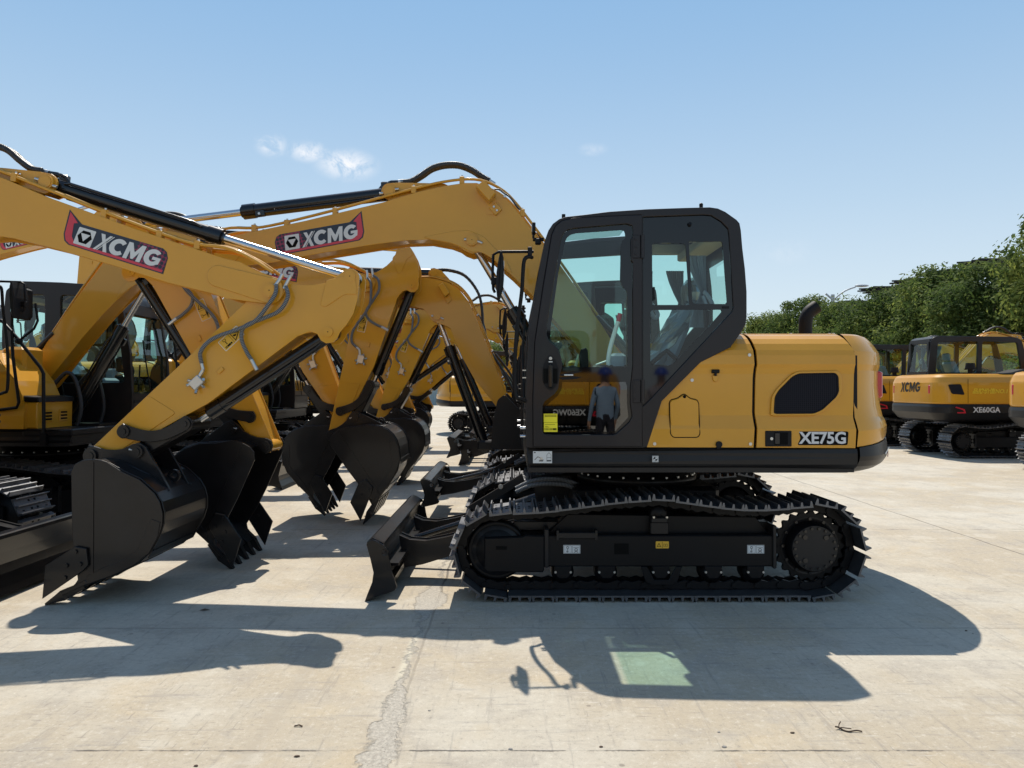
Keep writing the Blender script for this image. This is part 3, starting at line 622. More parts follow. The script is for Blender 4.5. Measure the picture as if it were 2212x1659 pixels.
# short boom of the second machine (outline in metres from its foot pin), swung arch
sB = .88
def sp(pts): return [((x + .031) * sB, (z - 1.247) * sB) for x, z in pts]
S_TOP = sp([(-2.95, 2.50), (-2.75, 2.56), (-1.75, 2.74), (-1.234, 2.816), (-1.099, 2.808), (-.94, 2.776), (-.797, 2.705), (-.654, 2.562), (-.543, 2.371), (-.448, 2.197), (-.299, 1.915), (-.126, 1.585), (.012, 1.291), (.02, 1.22)])
S_BOT = sp([(-.02, 1.18), (-.08, 1.19), (-.126, 1.20), (-.299, 1.377), (-.473, 1.551), (-.646, 1.793), (-.80, 2.06), (-.86, 2.18), (-.95, 2.215), (-1.053, 2.235), (-1.12, 2.26), (-1.17, 2.33), (-1.25, 2.40), (-1.45, 2.42), (-1.9, 2.37), (-2.75, 2.26), (-2.95, 2.28), (-3.02, 2.38)])
sA_ = sp([(-1.167, 2.896)])[0]; sBp = sp([(-1.053, 2.318)])[0]; sT = sp([(-2.93, 2.39)])[0]
def m_boomS(mb):
    ol = S_TOP + S_BOT
    for sy in (-1, 1):
        me, mx = curve_plate(ol, [], sy * .122, .016, .003); mb.mesh_in(me, mx, 'yellow')
    mb.mat('yellow'); n = len(ol)
    c = Vector((sum(p[0] for p in ol) / n, sum(p[1] for p in ol) / n))
    core = S_TOP[1:-1] + [(x, z + .012) for x, z in S_BOT[2:-2]]
    mb.prism(core, -.114, .114)
    lug = sp([(-.86, 2.72), (-.95, 2.84), (-1.06, 2.935), (-1.13, 2.955), (-1.2, 2.955), (-1.235, 2.90), (-1.225, 2.80)])
    for sy in (-1, 1):
        me, mx = curve_plate(lug, [ngon(*sp([(-1.0, 2.83)])[0], .025, 12)], sy * .07, .02, .002); mb.mesh_in(me, mx, 'yellow'); mb.mat('yellow')
        mb.cyl((sA_[0], sy * .07, sA_[1]), (sA_[0], sy * .10, sA_[1]), .042, n=20); mb.cyl((sBp[0], sy * .12, sBp[1]), (sBp[0], sy * .15, sBp[1]), .042, n=20)
        mb.cyl((sT[0], sy * .12, sT[1]), (sT[0], sy * .15, sT[1]), .05, n=20)
        mb.mat('steel'); mb.cyl((sBp[0] - .065, sy * .14, sBp[1]), (sBp[0] - .045, sy * .14, sBp[1]), .011, n=6); mb.cyl((sBp[0] + .045, sy * .14, sBp[1] - .01), (sBp[0] + .08, sy * .14, sBp[1] - .025), .011, n=6); mb.mat('yellow')
    mb.cyl((0, -.14, 0), (0, .14, 0), .055)
def m_pipesS(mb):
    mb.mat('yellow')
    off = lambda pts, d: [(x + d * .7, z + d) for x, z in pts]
    base = S_TOP[2:12]
    for y, d in ((-.11, .014), (-.08, .03), (.11, .014)):
        mb.tube([(x, y, z) for x, z in off(base, d)], .010, 8, res=3)
    mb.mat('steel')
    for x, z in (S_TOP[8], S_TOP[10], S_TOP[11]): mb.cyl((x + .02, -.125, z + .01), (x + .04, -.125, z + .03), .014, n=6)
    mb.mat('hoseblack')
    a = Vector((sA_[0], 0, sA_[1])); b = S_TOP[9]
    for y in (-.04, .0, .035): mb.tube([(a.x + .02, y, a.z + .04), (a.x + .16, y, a.z + .06), (a.x + .36, y, a.z + .02), (a.x + .52, y, a.z - .13), (a.x + .60, y, a.z - .30), (b[0] + .02, y, b[1] + .0)], .015, 8, res=8, corr=.12)
    mb.tube([(S_TOP[10][0] + .02, -.1, S_TOP[10][1]), (S_TOP[11][0] + .06, -.1, S_TOP[11][1] + .05), (.10, -.1, .16), (.22, -.1, -.02)], .014, 8, res=6, corr=.1)
    mb.tube([(S_TOP[10][0] + .06, .0, S_TOP[10][1]), (S_TOP[11][0] + .10, .0, S_TOP[11][1] + .09), (.14, .0, .20), (.28, .0, .05)], .014, 8, res=6, corr=.1)
def m_logoS(mb):
    a = Vector(S_TOP[1]); b = Vector(S_TOP[2]); d = (b - a).normalized()
    c = Vector((-1.50, 0, 0)); c.y = 1.165
    logo_items(mb, Frame((c.x, -.1305, c.y), (d.x, 0, d.y), (0, 0, 1)), .62, .20, False)
def m_lampboxS(mb):
    mb.mat('yellow'); c = sp([(-.98, 2.66)])[0]
    mb.prism([(c[0] - .08, c[1] + .05), (c[0] - .03, c[1] + .09), (c[0] + .06, c[1] - .02), (c[0] + .01, c[1] - .07)], -.22, -.132, .004)
    mb.prism([(c[0] + .0, c[1] - .08), (c[0] + .05, c[1] - .14), (c[0] + .09, c[1] - .09), (c[0] + .05, c[1] - .04)], -.15, -.130, .003)

# ------------------------------------------------------------------ undercarriage
# outer line of the belt in side view
IDX, IDZ, IDR = -1.115, .315, .230
SPX, SPZ, SPR = 1.055, .345, .268
def track_path():
    top = [(-1.10, .553), (-.9, .56), (-.75, .57), (-.55, .596), (-.3, .628), (-.05, .648), (.02, .648), (.2, .622), (.45, .588), (.7, .577), (.95, .60), (1.04, .613)]
    P = []
    for i in range(17): a = -pi / 2 - pi * i / 16; P.append((IDX + (IDR + .008) * cos(a), IDZ + (IDR + .008) * sin(a)))     # front: bottom round to top
    P[0] = (IDX, .078)
    P += top[1:-1]
    for i in range(17): a = pi / 2 - pi * i / 16; P.append((SPX + SPR * cos(a), SPZ + SPR * sin(a)))
    P += [(SPX - .15, .080), (.4, .078), (0, .078), (-.5, .078)]
    return P
def resample(P, pitch):
    P = [Vector(p) for p in P]; n = len(P); L = [0]
    for i in range(n): L.append(L[-1] + (P[(i + 1) % n] - P[i]).length)
    k = round(L[-1] / pitch); o = []
    for q in range(k):
        s = L[-1] * q / k; i = max(j for j in range(n) if L[j] <= s + 1e-9); t = (s - L[i]) / (L[i + 1] - L[i])
        a, b = P[i], P[(i + 1) % n]
        o.append(a.lerp(b, t))
    res = []
    for q in range(k):
        d = (o[(q + 1) % k] - o[q - 1]).normalized(); res.append((o[q], d))
    return res
TP = resample(track_path(), .1545)
def m_shoe(mb, hw=.225):
    # profile along travel (x) and outward (z)
    mb.mat('shoe'); p = .079
    h0 = .032; prof = [(a, b + h0) for a, b in [(-p, 0), (-p, .014), (-p + .007, .044), (-p + .015, .044), (-p + .023, .012), (-.010, .012), (-.005, .040), (.005, .040), (.010, .012), (p - .026, .012), (p - .018, .044), (p - .010, .044), (p - .004, .008), (p - .002, 0)]]
    mb.prism(prof, -hw, hw, .0)
    mb.mat('ink')
    for y in (-.045, .035):
        for x in (-.045, .028): mb.box(x, x + .018, y, y + .022, h0 + .0122, h0 + .0145)
    for y in (-.16, .15): mb.box(-.045, -.035, y, y + .03, h0 + .0121, h0 + .0125)
def m_link(mb):
    mb.mat('black')
    for y in (-.055, .055):
        mb.prism([(-.075, .030), (-.095, .012), (-.09, -.018), (-.05, -.034), (.0, -.020), (.05, -.032), (.085, -.018), (.09, .012), (.06, .030)], y - .014, y + .014, .003)
    mb.cyl((-.0772, -.082, .0), (-.0772, .082, .0), .019, n=12)
    mb.mat('steel'); 
def shoe_mx(q, yc):
    o, d = TP[q]; n = Vector((-d.y, d.x))                   # belt runs clockwise: outward normal
    return Matrix(((d.x, 0, n.x, o.x), (0, -1, 0, yc), (d.y, 0, n.y, o.y), (0, 0, 0, 1)))
def m_belt(mb):
    sh = MB(); m_shoe(sh); lk = MB(); m_link(lk)
    for q in range(len(TP)):
        mx = shoe_mx(q, 0)
        for s_ in (sh, lk):
            for i, nm in enumerate(s_.mats):
                mb.mat(nm); idx = {}; vs = []; fs = []
                for f, mi in zip(s_.f, s_.m):
                    if mi != i: continue
                    ff = []
                    for vi in f:
                        if vi not in idx: idx[vi] = len(vs); vs.append(mx @ Vector(s_.v[vi]))
                        ff.append(idx[vi])
                    fs.append(ff)
                if fs: mb.add(vs, fs)
def m_idler(mb):
    mb.mat('black'); prof = [(-.07, .0), (-.07, .14), (-.055, .15), (-.055, .18), (-.06, .192), (-.04, .205), (.04, .205), (.06, .192), (.055, .0)]
    mb.ring((0, 0, 0), (0, 1, 0), prof, 48); mb.mat('dark'); mb.ring((0, 0, 0), (0, 1, 0), [(-.062, .0), (-.062, .172), (-.058, .175)], 48)
def m_sprocket(mb):
    # toothed ring, motor housing and bolted cover (outer side is -y)
    n = 21; pts = []
    for i in range(n * 6):
        a = 2 * pi * i / (n * 6); ph = (i % 6) / 6; r = .235 + .014 * cos(2 * pi * ph); pts.append((r * cos(a), r * sin(a)))
    me, mx = curve_plate(pts, [ngon(0, 0, .175, 40)], 0, .03, .003); mb.mesh_in(me, mx, 'black')
    mb.mat('dark'); mb.ring((0, 0, 0), (0, 1, 0), [(-.02, .20), (-.02, .17), (.0, .165), (.03, .15), (.05, .10)], 48)
    mb.mat('black'); mb.ring((0, 0, 0), (0, 1, 0), [(.02, .172), (-.11, .160), (-.118, .154)], 48); mb.mat('dark'); mb.ring((0, 0, 0), (0, 1, 0), [(-.118, .154), (-.118, .01), (-.118, .0)], 48)
    mb.mat('cylblack')
    for i in range(18): a = 2 * pi * i / 18; mb.cyl((.138 * cos(a), -.118, .138 * sin(a)), (.138 * cos(a), -.13, .138 * sin(a)), .0095, n=8)
    for a in (2.3, .8, 4.0): mb.cyl((.105 * cos(a), -.118, .105 * sin(a)), (.105 * cos(a), -.128, .105 * sin(a)), .016, n=12)
    for i in range(12): a = 2 * pi * i / 12; mb.cyl((.188 * cos(a), -.02, .188 * sin(a)), (.188 * cos(a), -.032, .188 * sin(a)), .011, n=6)
def m_frame(mb):
    # track frame beam; outer face is -y (mesh centred on track line)
    mb.mat('black'); B0, B1 = -.77, .79
    mb.prism([(B0, .43), (B0, .215), (B1, .215), (B1, .43)], -.115, .115, .008)
    mb.prism([(B0 - .2, .70), (B0 - .2, .66), (.62, .60), (B1 - .05, .47), (B1 - .05, .43), (B0, .43)][:0] or [(B0, .42), (B1, .42), (B1 - .1, .54), (B0 + .15, .56)], -.02, .10, .005)
    mb.mat('dark'); mb.box(-.79, -.757, -.128, .128, .21, .475, .006); mb.box(.775, .80, -.132, .13, .205, .50, .006)
    # idler fork block
    mb.mat('black'); mb.prism([(-1.20, .415), (-1.20, .20), (-1.18, .18), (-.80, .18), (-.79, .20), (-.79, .43), (-.92, .435), (-.94, .425)], -.135, -.085, .008); mb.prism([(-1.20, .42), (-1.20, .20), (-.79, .18), (-.79, .43)], .085, .13, .008)
    mb.mat('ink'); mb.box(-1.12, -1.045, -.1365, -.134, .335, .36); mb.box(-.31, -.21, -.1165, -.114, .30, .375)
    # step
    mb.mat('dark'); mb.box(-.70, -.43, -.128, -.105, .41, .45, .004); mb.box(-.705, -.69, -.13, -.05, .40, .465); mb.box(-.44, -.425, -.13, -.05, .40, .465)
    # carrier roller and its bracket
    mb.box(-.055, .07, -.09, .03, .43, .515, .006); mb.box(-.05, .06, -.095, .0, .512, .545, .004)
    mb.mat('black'); mb.ring((0.01, 0, .562), (0, 1, 0), [(-.05, 0), (-.05, .05), (-.03, .062), (.06, .062), (.06, 0)], 24); mb.mat('steel')
    for x in (-.035, .055): mb.cyl((x, -.10, .545), (x, -.10, .557), .01, n=6)
    # bottom rollers
    for i, x in enumerate((-.66, -.36, 0.01, .37, .66)):
        mb.mat('black'); mb.ring((x, 0, .165), (0, 1, 0), [(-.10, 0), (-.10, .045), (-.085, .05), (-.07, .075), (-.04, .08), (.04, .08), (.07, .075), (.10, .0)], 24)
        mb.prism([(x - .06, .22), (x - .055, .165), (x - .03, .135), (x + .03, .135), (x + .055, .165), (x + .06, .22)], -.118, -.085, .004)
        mb.mat('steel')
        for d in (-.052, .052): mb.cyl((x + d, -.122, .178), (x + d, -.10, .178), .0085, n=6)
    mb.mat('black'); mb.prism([(-.13, .22), (-.10, .12), (-.06, .095), (.08, .095), (.12, .12), (.15, .22), (.11, .22), (.06, .13), (-.04, .13), (-.09, .22)], -.14, -.125, .003)
    mb.mat('dark'); mb.box(-1.0, .8, .02, .1, .44, .50, .004)
def m_car(mb):
    # turntable, centre frame between the tracks
    mb.mat('dark'); mb.ring((0, 0, 0), (0, 0, 1), [(.70, .0), (.70, .48), (.75, .48), (.75, .44), (.865, .44), (.865, .0)], 48)
    mb.mat('steel')
    for i in range(26): a = 2 * pi * i / 26; mb.cyl((.46 * cos(a), .46 * sin(a), .75), (.46 * cos(a), .46 * sin(a), .763), .011, n=6)
    mb.mat('black'); mb.box(-.55, .55, -.5, .5, .40, .70, .03)
    for sx in (-1, 1):
        for sy in (-1, 1):
            a = Vector((sx * .30, sy * .35, .55)); b = Vector((sx * .55, sy * .80, .38)); d = (b - a).normalized(); q = Vector((-d.y, d.x, 0)).normalized() * .14
            vs = [a + q, a - q, b - q, b + q]; z = Vector((0, 0, .11)); mb.add([v - z for v in vs] + [v + z for v in vs], [[3, 2, 1, 0], [4, 5, 6, 7], [0, 1, 5, 4], [1, 2, 6, 5], [2, 3, 7, 6], [3, 0, 4, 7]])
def m_blade(mb):
    pr = [(-1.991, .381), (-1.986, .404), (-1.953, .414), (-1.905, .40), (-1.88, .375), (-1.895, .30), (-1.90, .20), (-1.875, .12), (-1.90, .06), (-1.975, .0), (-2.0, .0), (-1.986, .047), (-1.953, .13), (-1.944, .195), (-1.963, .279)]
    mb.mat('bucketblack'); mb.prism(pr, -1.055, 1.055)
    mb.prism([(-1.975, .40), (-1.955, .425), (-1.88, .388), (-1.90, .355)], -1.05, 1.05, .002)
    mb.box(-1.90, -1.84, -.9, .9, .06, .10); mb.box(-1.90, -1.80, -.9, .9, .20, .22)
def m_bladeside(mb):
    pts = [(-1.991, .381), (-1.986, .404), (-1.953, .417), (-1.93, .41), (-1.87, .376), (-1.847, .335), (-1.828, .223), (-1.786, .098), (-1.80, .075), (-1.842, .058), (-1.944, .028), (-2.003, .001), (-1.986, .047), (-1.953, .13), (-1.944, .195), (-1.963, .279)]
    plate(mb, pts, [ngon(-1.868, .332, .021, 14)], 0, .025, 'bucketblack', .003)
def m_bladearm(mb):
    mb.mat('bucketblack')
    # curved box arm from the moldboard back to the centre frame
    up = [(-1.86, .335), (-1.78, .30), (-1.66, .29), (-1.5, .32), (-1.3, .37), (-1.0, .43), (-.55, .46)]
    lo = [(-.55, .34), (-1.0, .30), (-1.3, .235), (-1.5, .17), (-1.68, .115), (-1.82, .09)]
    mb.prism(up + lo, -.07, -.052); mb.prism(up + lo, .052, .07)
    for i in range(len(up) - 1):
        a, b = up[i], up[i + 1]; mb.add([(a[0], -.055, a[1] - .012), (b[0], -.055, b[1] - .012), (b[0], .055, b[1] - .012), (a[0], .055, a[1] - .012)], [[0, 1, 2, 3]])
    for i in range(len(lo) - 1):
        a, b = lo[i], lo[i + 1]; mb.add([(a[0], -.055, a[1] + .012), (b[0], -.055, b[1] + .012), (b[0], .055, b[1] + .012), (a[0], .055, a[1] + .012)], [[0, 1, 2, 3]])
def m_bladehose(mb):
    mb.mat('hosegrey')
    for k, y in enumerate((-.30, -.36)): mb.tube([(-.98, y, .66 - k * .02), (-.86, y, .715 - k * .025), (-.72, y, .735 - k * .03), (-.58, y, .72 - k * .03), (-.45, y, .665 - k * .03), (-.38, y, .60)], .017, 10, res=8)
    mb.mat('dark'); mb.prism([(-1.36, .50), (-.93, .76), (-.91, .70), (-1.3, .46)], -.18, -.14); mb.mat('steel'); mb.cyl((-1.10, -.18, .66), (-1.10, -.20, .66), .02, n=6)
def m_bladecyl(mb):
    mb.mat('cylblack'); mb.cyl((-1.35, 0, .36), (-.75, 0, .56), .045); mb.cyl((-1.80, 0, .22), (-1.35, 0, .36), .025); mb.mat('dark'); mb.prism([(-.85, .72), (-.55, .74), (-.5, .5), (-.8, .45)], -.06, .06, .01)
# small stickers
def m_lift(mb):
    fr = Frame((0, 0, 0), (1, 0, 0), (0, 0, 1))
    fr.rect(mb, -.058, .058, -.029, .029, 'paper', .001)
    for c in (-.029, .029):
        fr.rect(mb, c - .026, c + .026, -.026, .026, 'ink', .0016); fr.rect(mb, c - .0245, c + .0245, -.0245, .0245, 'paper', .0022)
    fr.poly(mb, ngon(-.029, .012, .009, 14), 'ink', .0028); fr.poly(mb, ngon(-.029, .012, .006, 14), 'paper', .0034); fr.rect(mb, -.030, -.027, -.01, .006, 'ink', .0028); fr.poly(mb, ngon(-.031, -.014, .007, 12), 'ink', .0028); fr.poly(mb, ngon(-.032, -.012, .004, 12), 'paper', .0034)
    fr.rect(mb, .010, .048, .010, .012, 'ink', .0028); fr.poly(mb, ngon(.029, -.004, .011, 14), 'ink', .0028); fr.poly(mb, ngon(.029, -.004, .008, 14), 'paper', .0034); fr.poly(mb, [(.016, -.022), (.029, -.006), (.042, -.022), (.039, -.022), (.029, -.01), (.019, -.022)], 'ink', .004)
def m_caution(mb):
    fr = Frame((0, 0, 0), (1, 0, 0), (0, 0, 1))
    fr.poly(mb, rnd([(-.045, -.024), (.045, -.024), (.045, .024), (-.045, .024)], .005, 2), 'labelorange', .001)
    fr.rect(mb, -.001, .001, -.022, .022, 'ink', .0016)
    fr.poly(mb, [(-.038, -.013), (-.008, -.013), (-.023, .014)], 'ink', .0016); fr.poly(mb, [(-.033, -.010), (-.013, -.010), (-.023, .008)], 'labelorange', .0022); fr.rect(mb, -.024, -.022, -.006, .002, 'ink', .0028)
    for a in (0, 1): fr.poly(mb, [(.008 + a * .015, -.011), (.021 + a * .015, -.011), (.020 + a * .015, .006), (.009 + a * .015, .008)], 'ink', .0016); fr.poly(mb, [(.010 + a * .015, -.009), (.019 + a * .015, -.009), (.018 + a * .015, .004), (.011 + a * .015, .006)], 'labelorange', .0022)

def undercarriage(root, full, yt=.875, blade_up=0, bw=1.0, bz=1.0):
    inst('undercarriage_frame', mesh('car_frame', m_car), root)
    for s_ in (-1, 1):
        tr = inst('track_frame', mesh('track_frame', m_frame), root)
        tr.matrix_local = Matrix.Translation((0, s_ * yt, 0)) @ Matrix.Diagonal((1, -s_, 1, 1))
        rx = Matrix.Diagonal((1, 1, 1, 1))
        inst('idler_wheel', mesh('idler', m_idler), tr, (IDX, -.0, IDZ)); inst('drive_sprocket', mesh('sprocket', m_sprocket), tr, (SPX, -.03, SPZ))
        if full:
            inst('lifting_sticker', mesh('lift_sticker', m_lift), tr, (-.60, -.1165, .335)); inst('lifting_sticker', mesh('lift_sticker', m_lift), tr, (.66, -.1165, .335)); inst('caution_sticker', mesh('caution_sticker', m_caution), tr, (.02, -.1165, .365))
            belt = inst('track', mesh('link_chain', lambda mb: [None for q in range(len(TP)) if chain_link(mb, q)]), root, (0, s_ * yt, 0))
            for q in range(len(TP)): inst('track_shoe', mesh('track_shoe', m_shoe), belt, mx=shoe_mx(q, 0))
        else: inst('track', mesh('track_belt', m_belt), root, (0, s_ * yt, 0))
    bl = inst('dozer_blade', mesh('dozer_blade', m_blade), root, (0, 0, blade_up)); bl.scale = (1, bw, bz)
    for s_ in (-1, 1):
        inst('end_plate', mesh('blade_end', m_bladeside), bl, (0, s_ * 1.066, 0)); inst('blade_arm', mesh('blade_arm', m_bladearm), bl, (0, s_ * .42, 0))
    inst('blade_cylinder', mesh('blade_cylinder', m_bladecyl), bl)
    inst('hydraulic_hose', mesh('blade_hose', m_bladehose), root)
def chain_link(mb, q):
    lk = MB(); m_link(lk); mx = shoe_mx(q, 0); mb.mat('black'); mb.add([mx @ Vector(v) for v in lk.v], [list(f) for f in lk.f]); return False

# ------------------------------------------------------------------ body of the big machine (near side is -y)
def panel(mb, poly, zc, yfun, side, m, th=.02):
    """side panel: polygon in (x,z) cut at heights zc; y = side*(base - inset(z,x)), with a rolled edge"""
    bm = bmesh.new(); vs = [bm.verts.new((x, 0, z)) for x, z in poly]; bm.faces.new(vs)
    for z in zc: bmesh.ops.bisect_plane(bm, geom=bm.verts[:] + bm.edges[:] + bm.faces[:], plane_co=(0, 0, z), plane_no=(0, 0, 1))
    be = set(v for e in bm.edges if len(e.link_faces) == 1 for v in e.verts)
    bm.verts.index_update(); bm.verts.ensure_lookup_table()
    base = [(v.co.x, v.co.z) for v in bm.verts]; n = len(base)
    cx_ = sum(p[0] for p in base) / n; cz_ = sum(p[1] for p in base) / n
    V_ = []
    for i, (x, z) in enumerate(base): V_.append((x, side * yfun(x, z), z))
    faces = [[v.index for v in f.verts] for f in bm.faces]
    mb.mat(m)
    if side > 0: mb.add(V_, faces, False)
    else: mb.add(V_, [f[::-1] for f in faces], False)
    # rim
    bl = [e for e in bm.edges if len(e.link_faces) == 1]
    for e in bl:
        a, b = e.verts[0].index, e.verts[1].index
        A = V_[a]; B = V_[b]; mb.add([A, B, (B[0], B[1] - side * th, B[2]), (A[0], A[1] - side * th, A[2])], [[0, 1, 2, 3]])
    bm.free()
def yprof(x, z):
    t = [(1.034, 1.098), (1.06, 1.100), (1.165, 1.100), (1.21, 1.088), (1.255, 1.077), (1.30, 1.078), (1.535, 1.078), (1.575, 1.086), (1.60, 1.098), (1.66, 1.090), (1.695, 1.078), (1.74, 1.045), (1.775, 1.005), (1.80, .955), (1.815, .90), (1.83, .86)]
    if z <= t[0][0]: return t[0][1]
    for (a, b), (c, d) in zip(t, t[1:]):
        if z <= c: return b + (d - b) * (z - a) / (c - a)
    return t[-1][1]
ZC = [1.06, 1.165, 1.21, 1.255, 1.30, 1.42, 1.535, 1.575, 1.60, 1.66, 1.695, 1.74, 1.775, 1.80, 1.815]
P1 = [(-.104, 1.042), (-.004, 1.351), (.05, 1.405), (.14, 1.495), (.227, 1.582), (.258, 1.613), (.459, 1.713), (.535, 1.80), (.552, 1.819), (.589, 1.820), (.600, 1.81), (.622, 1.696), (.625, 1.596), (.618, 1.495), (.614, 1.279), (.624, 1.171), (.617, 1.040)]
P2 = [(.609, 1.820), (.617, 1.80), (.634, 1.696), (.637, 1.596), (.630, 1.495), (.626, 1.279), (.636, 1.171), (.629, 1.040), (1.296, 1.036), (1.302, 1.157), (1.290, 1.236), (1.299, 1.61), (1.296, 1.696), (1.254, 1.80), (1.246, 1.820)]
P1 = [(x - (.005 if x > .57 else 0), z) for x, z in P1]; P2 = [(x + (.003 if x < .7 else 0), z) for x, z in P2]
def m_accesspanel(mb):
    panel(mb, P1, ZC, yprof, -1, 'yellow')
    mb.mat('steel')
    for x, z in ((.588, 1.662), (.204, 1.493), (-.053, 1.065), (.59, 1.064)): mb.cyl((x, -yprof(x, z) + .004, z), (x, -yprof(x, z) - .006, z), .011, n=16)
    mb.mat('rubber'); mb.tube([(.335, -1.088, 1.552), (.385, -1.088, 1.552)], .013, 8); mb.box(.352, .368, -1.098, -1.08, 1.52, 1.552, .003); mb.cyl((.378, -1.09, 1.062), (.378, -1.115, 1.062), .021, n=16); mb.box(.362, .394, -1.108, -1.09, 1.036, 1.062)
    # raised beads: pressed crease and the edge of the fuel door
    fd = [(.05, 1.343), (.062, 1.362), (.104, 1.37), (.15, 1.405), (.189, 1.37), (.235, 1.362), (.249, 1.339), (.252, 1.127), (.235, 1.108), (.073, 1.108), (.054, 1.131)]
    r = rnd(fd, .02, 3); mb.mat('ink'); mb.tube([(x, -yprof(x, z) - .000, z) for x, z in r + r[:1]], .0032, 6, cap=False); mb.cyl((.150, -1.084, 1.382), (.150, -1.096, 1.382), .011, n=16)
    mb.mat('yellow'); mb.prism(rnd([(x * .96 + .006, z * .965 + .044) for x, z in fd], .02, 3), -1.094, -1.08, .004)
    mb.prism(rnd([(.34, 1.525), (.38, 1.525), (.375, 1.49), (.36, 1.478), (.345, 1.49)], .01, 3), -1.090, -1.078, .003)
def m_hooddoor(mb):
    panel(mb, P2, ZC, yprof, -1, 'yellow')
GR = [(.751, 1.272), (.758, 1.38), (.783, 1.423), (.876, 1.517), (.92, 1.538), (1.164, 1.542), (1.186, 1.52), (1.19, 1.416), (1.172, 1.38), (1.078, 1.293), (1.02, 1.268), (.769, 1.266)]
def m_ventgrille(mb):
    g = rnd(GR, .02, 3); c = Vector((.97, 1.40))
    big = [tuple(c + (Vector(p) - c) * 1.10) for p in g]
    plate(mb, big, [g], -1.086, .014, 'yellow', .004)
    fr = Frame((0, -1.086, 0), (1, 0, 0), (0, 0, 1)); fr.poly(mb, g, 'grillemesh', .003)
    sm = [tuple(c + (Vector(p) - c) * .965) for p in g]; plate(mb, g, [sm], -1.090, .010, 'rubber', .002)
def m_latch(mb):
    mb.mat('rubber'); mb.box(.690, .866, -1.108, -1.095, 1.047, 1.152, .004); mb.mat('ink'); mb.box(.75, .84, -1.1095, -1.107, 1.06, 1.142); mb.mat('cylblack'); mb.box(.752, .785, -1.118, -1.108, 1.062, 1.14, .004); mb.mat('steel'); mb.cyl((.73, -1.10, 1.10), (.73, -1.112, 1.10), .010, n=12)
def m_model(mb):
    fr = Frame((1.078, -1.100, 1.102), (1, 0, 0), (0, 0, 1))
    fr.poly(mb, rnd([(-.172, -.046), (.165, -.046), (.172, .046), (-.162, .046), (-.150, .0)], .012, 2), 'ink', .0016)
    fr.text(mb, "XE75G", 0, -.001, .108, 'greytext', .0026, offset=.0032, space=.98)
def m_skirt(mb):
    def yf(x, z):
        t = [(.855, .96), (.87, 1.02), (.90, 1.065), (.925, 1.092), (1.0, 1.096), (1.03, 1.09)]
        f = 0
        if x < -.80: f = ((-.80 - x) / .11) ** 2 * .08
        if z <= .855: return t[0][1] - f
        for (a, b), (c, d) in zip(t, t[1:]):
            if z <= c: return b + (d - b) * (z - a) / (c - a) - f
        return t[-1][1] - f
    poly = [(-.91, 1.031), (-.908, .97), (-.895, .92), (-.868, .88), (-.837, .859), (-.80, .855), (-.4, .855), (.4, .855), (1.30, .855), (1.312, .9), (1.314, .97), (1.312, 1.030), (.4, 1.031), (-.4, 1.031), (-.80, 1.031)]
    for s_ in (-1, 1): panel(mb, poly, [.87, .90, .925, 1.0], yf, s_, 'dark', .05)
    mb.mat('dark'); mb.box(-.90, 1.31, -1.05, 1.05, .868, .90)
    mb.box(-.905, -.85, -1.02, 1.02, .88, 1.03, .01)
    mb.mat('black'); mb.box(-.85, 1.30, -1.03, 1.03, 1.0, 1.034)
def m_skirtdecals(mb):
    fr = Frame((-.805, -1.0965, .975), (1, 0, 0), (0, 0, 1)); fr.rect(mb, -.064, .064, -.04, .04, 'paper', .0012)
    G_ = 'dark'
    fr.rect(mb, -.058, -.046, .028, .034, G_, .0018)
    fr.poly(mb, [(-.055, -.018), (-.034, .004), (-.028, .004), (-.012, -.006), (-.012, -.010), (-.028, .0), (-.034, -.001), (-.052, -.020)], G_, .0018)
    fr.rect(mb, -.024, .004, -.028, -.022, G_, .0018); fr.rect(mb, -.016, .0, -.016, .0, 'steel', .0018); fr.rect(mb, -.02, .008, -.020, -.017, G_, .0018)
    fr.poly(mb, [(.028, .016), (.043, .032), (.044, .032), (.058, .016), (.056, .016), (.0435, .029), (.030, .016)], G_, .0018); fr.rect(mb, .028, .030, -.022, .016, G_, .0018); fr.rect(mb, .056, .058, -.022, .016, G_, .0018)
    fr.rect(mb, .028, .058, -.028, -.020, G_, .0018); fr.rect(mb, .030, .056, -.004, -.002, G_, .0018)
def m_cgdecal(mb):
    fr = Frame((-.047, -1.0965, .963), (1, 0, 0), (0, 0, 1)); fr.rect(mb, -.021, .021, -.021, .021, 'paper', .0012); fr.rect(mb, -.018, .018, -.018, .018, 'ink', .0018); fr.rect(mb, -.0168, .0168, -.0168, .0168, 'paper', .0024)
    fr.poly(mb, ngon(0, 0, .014, 20), 'ink', .003)
    for a0 in (0, pi): fr.poly(mb, [(0, 0)] + [(.0125 * cos(a0 + i * pi / 12), .0125 * sin(a0 + i * pi / 12)) for i in range(7)], 'paper', .0036)
CWP = [(1.318, -1.10), (1.37, -1.085), (1.44, -1.05), (1.52, -.98), (1.60, -.88), (1.68, -.75), (1.75, -.58), (1.80, -.38), (1.83, -.19), (1.84, 0)]
CWP = CWP + [(x, -y) for x, y in CWP[-2::-1]]
def cwring(ins, xin=None):
    n = len(CWP); o = []
    for i, (x, y) in enumerate(CWP):
        a = Vector(CWP[max(0, i - 1)]); b = Vector(CWP[min(n - 1, i + 1)]); t = (b - a).normalized(); nn = Vector((-t.y, t.x))
        p = Vector((x, y)) + nn * ins
        if i in (0, n - 1): p.x = 1.318 - (xin or 0)
        o.append((p.x, p.y))
    return o
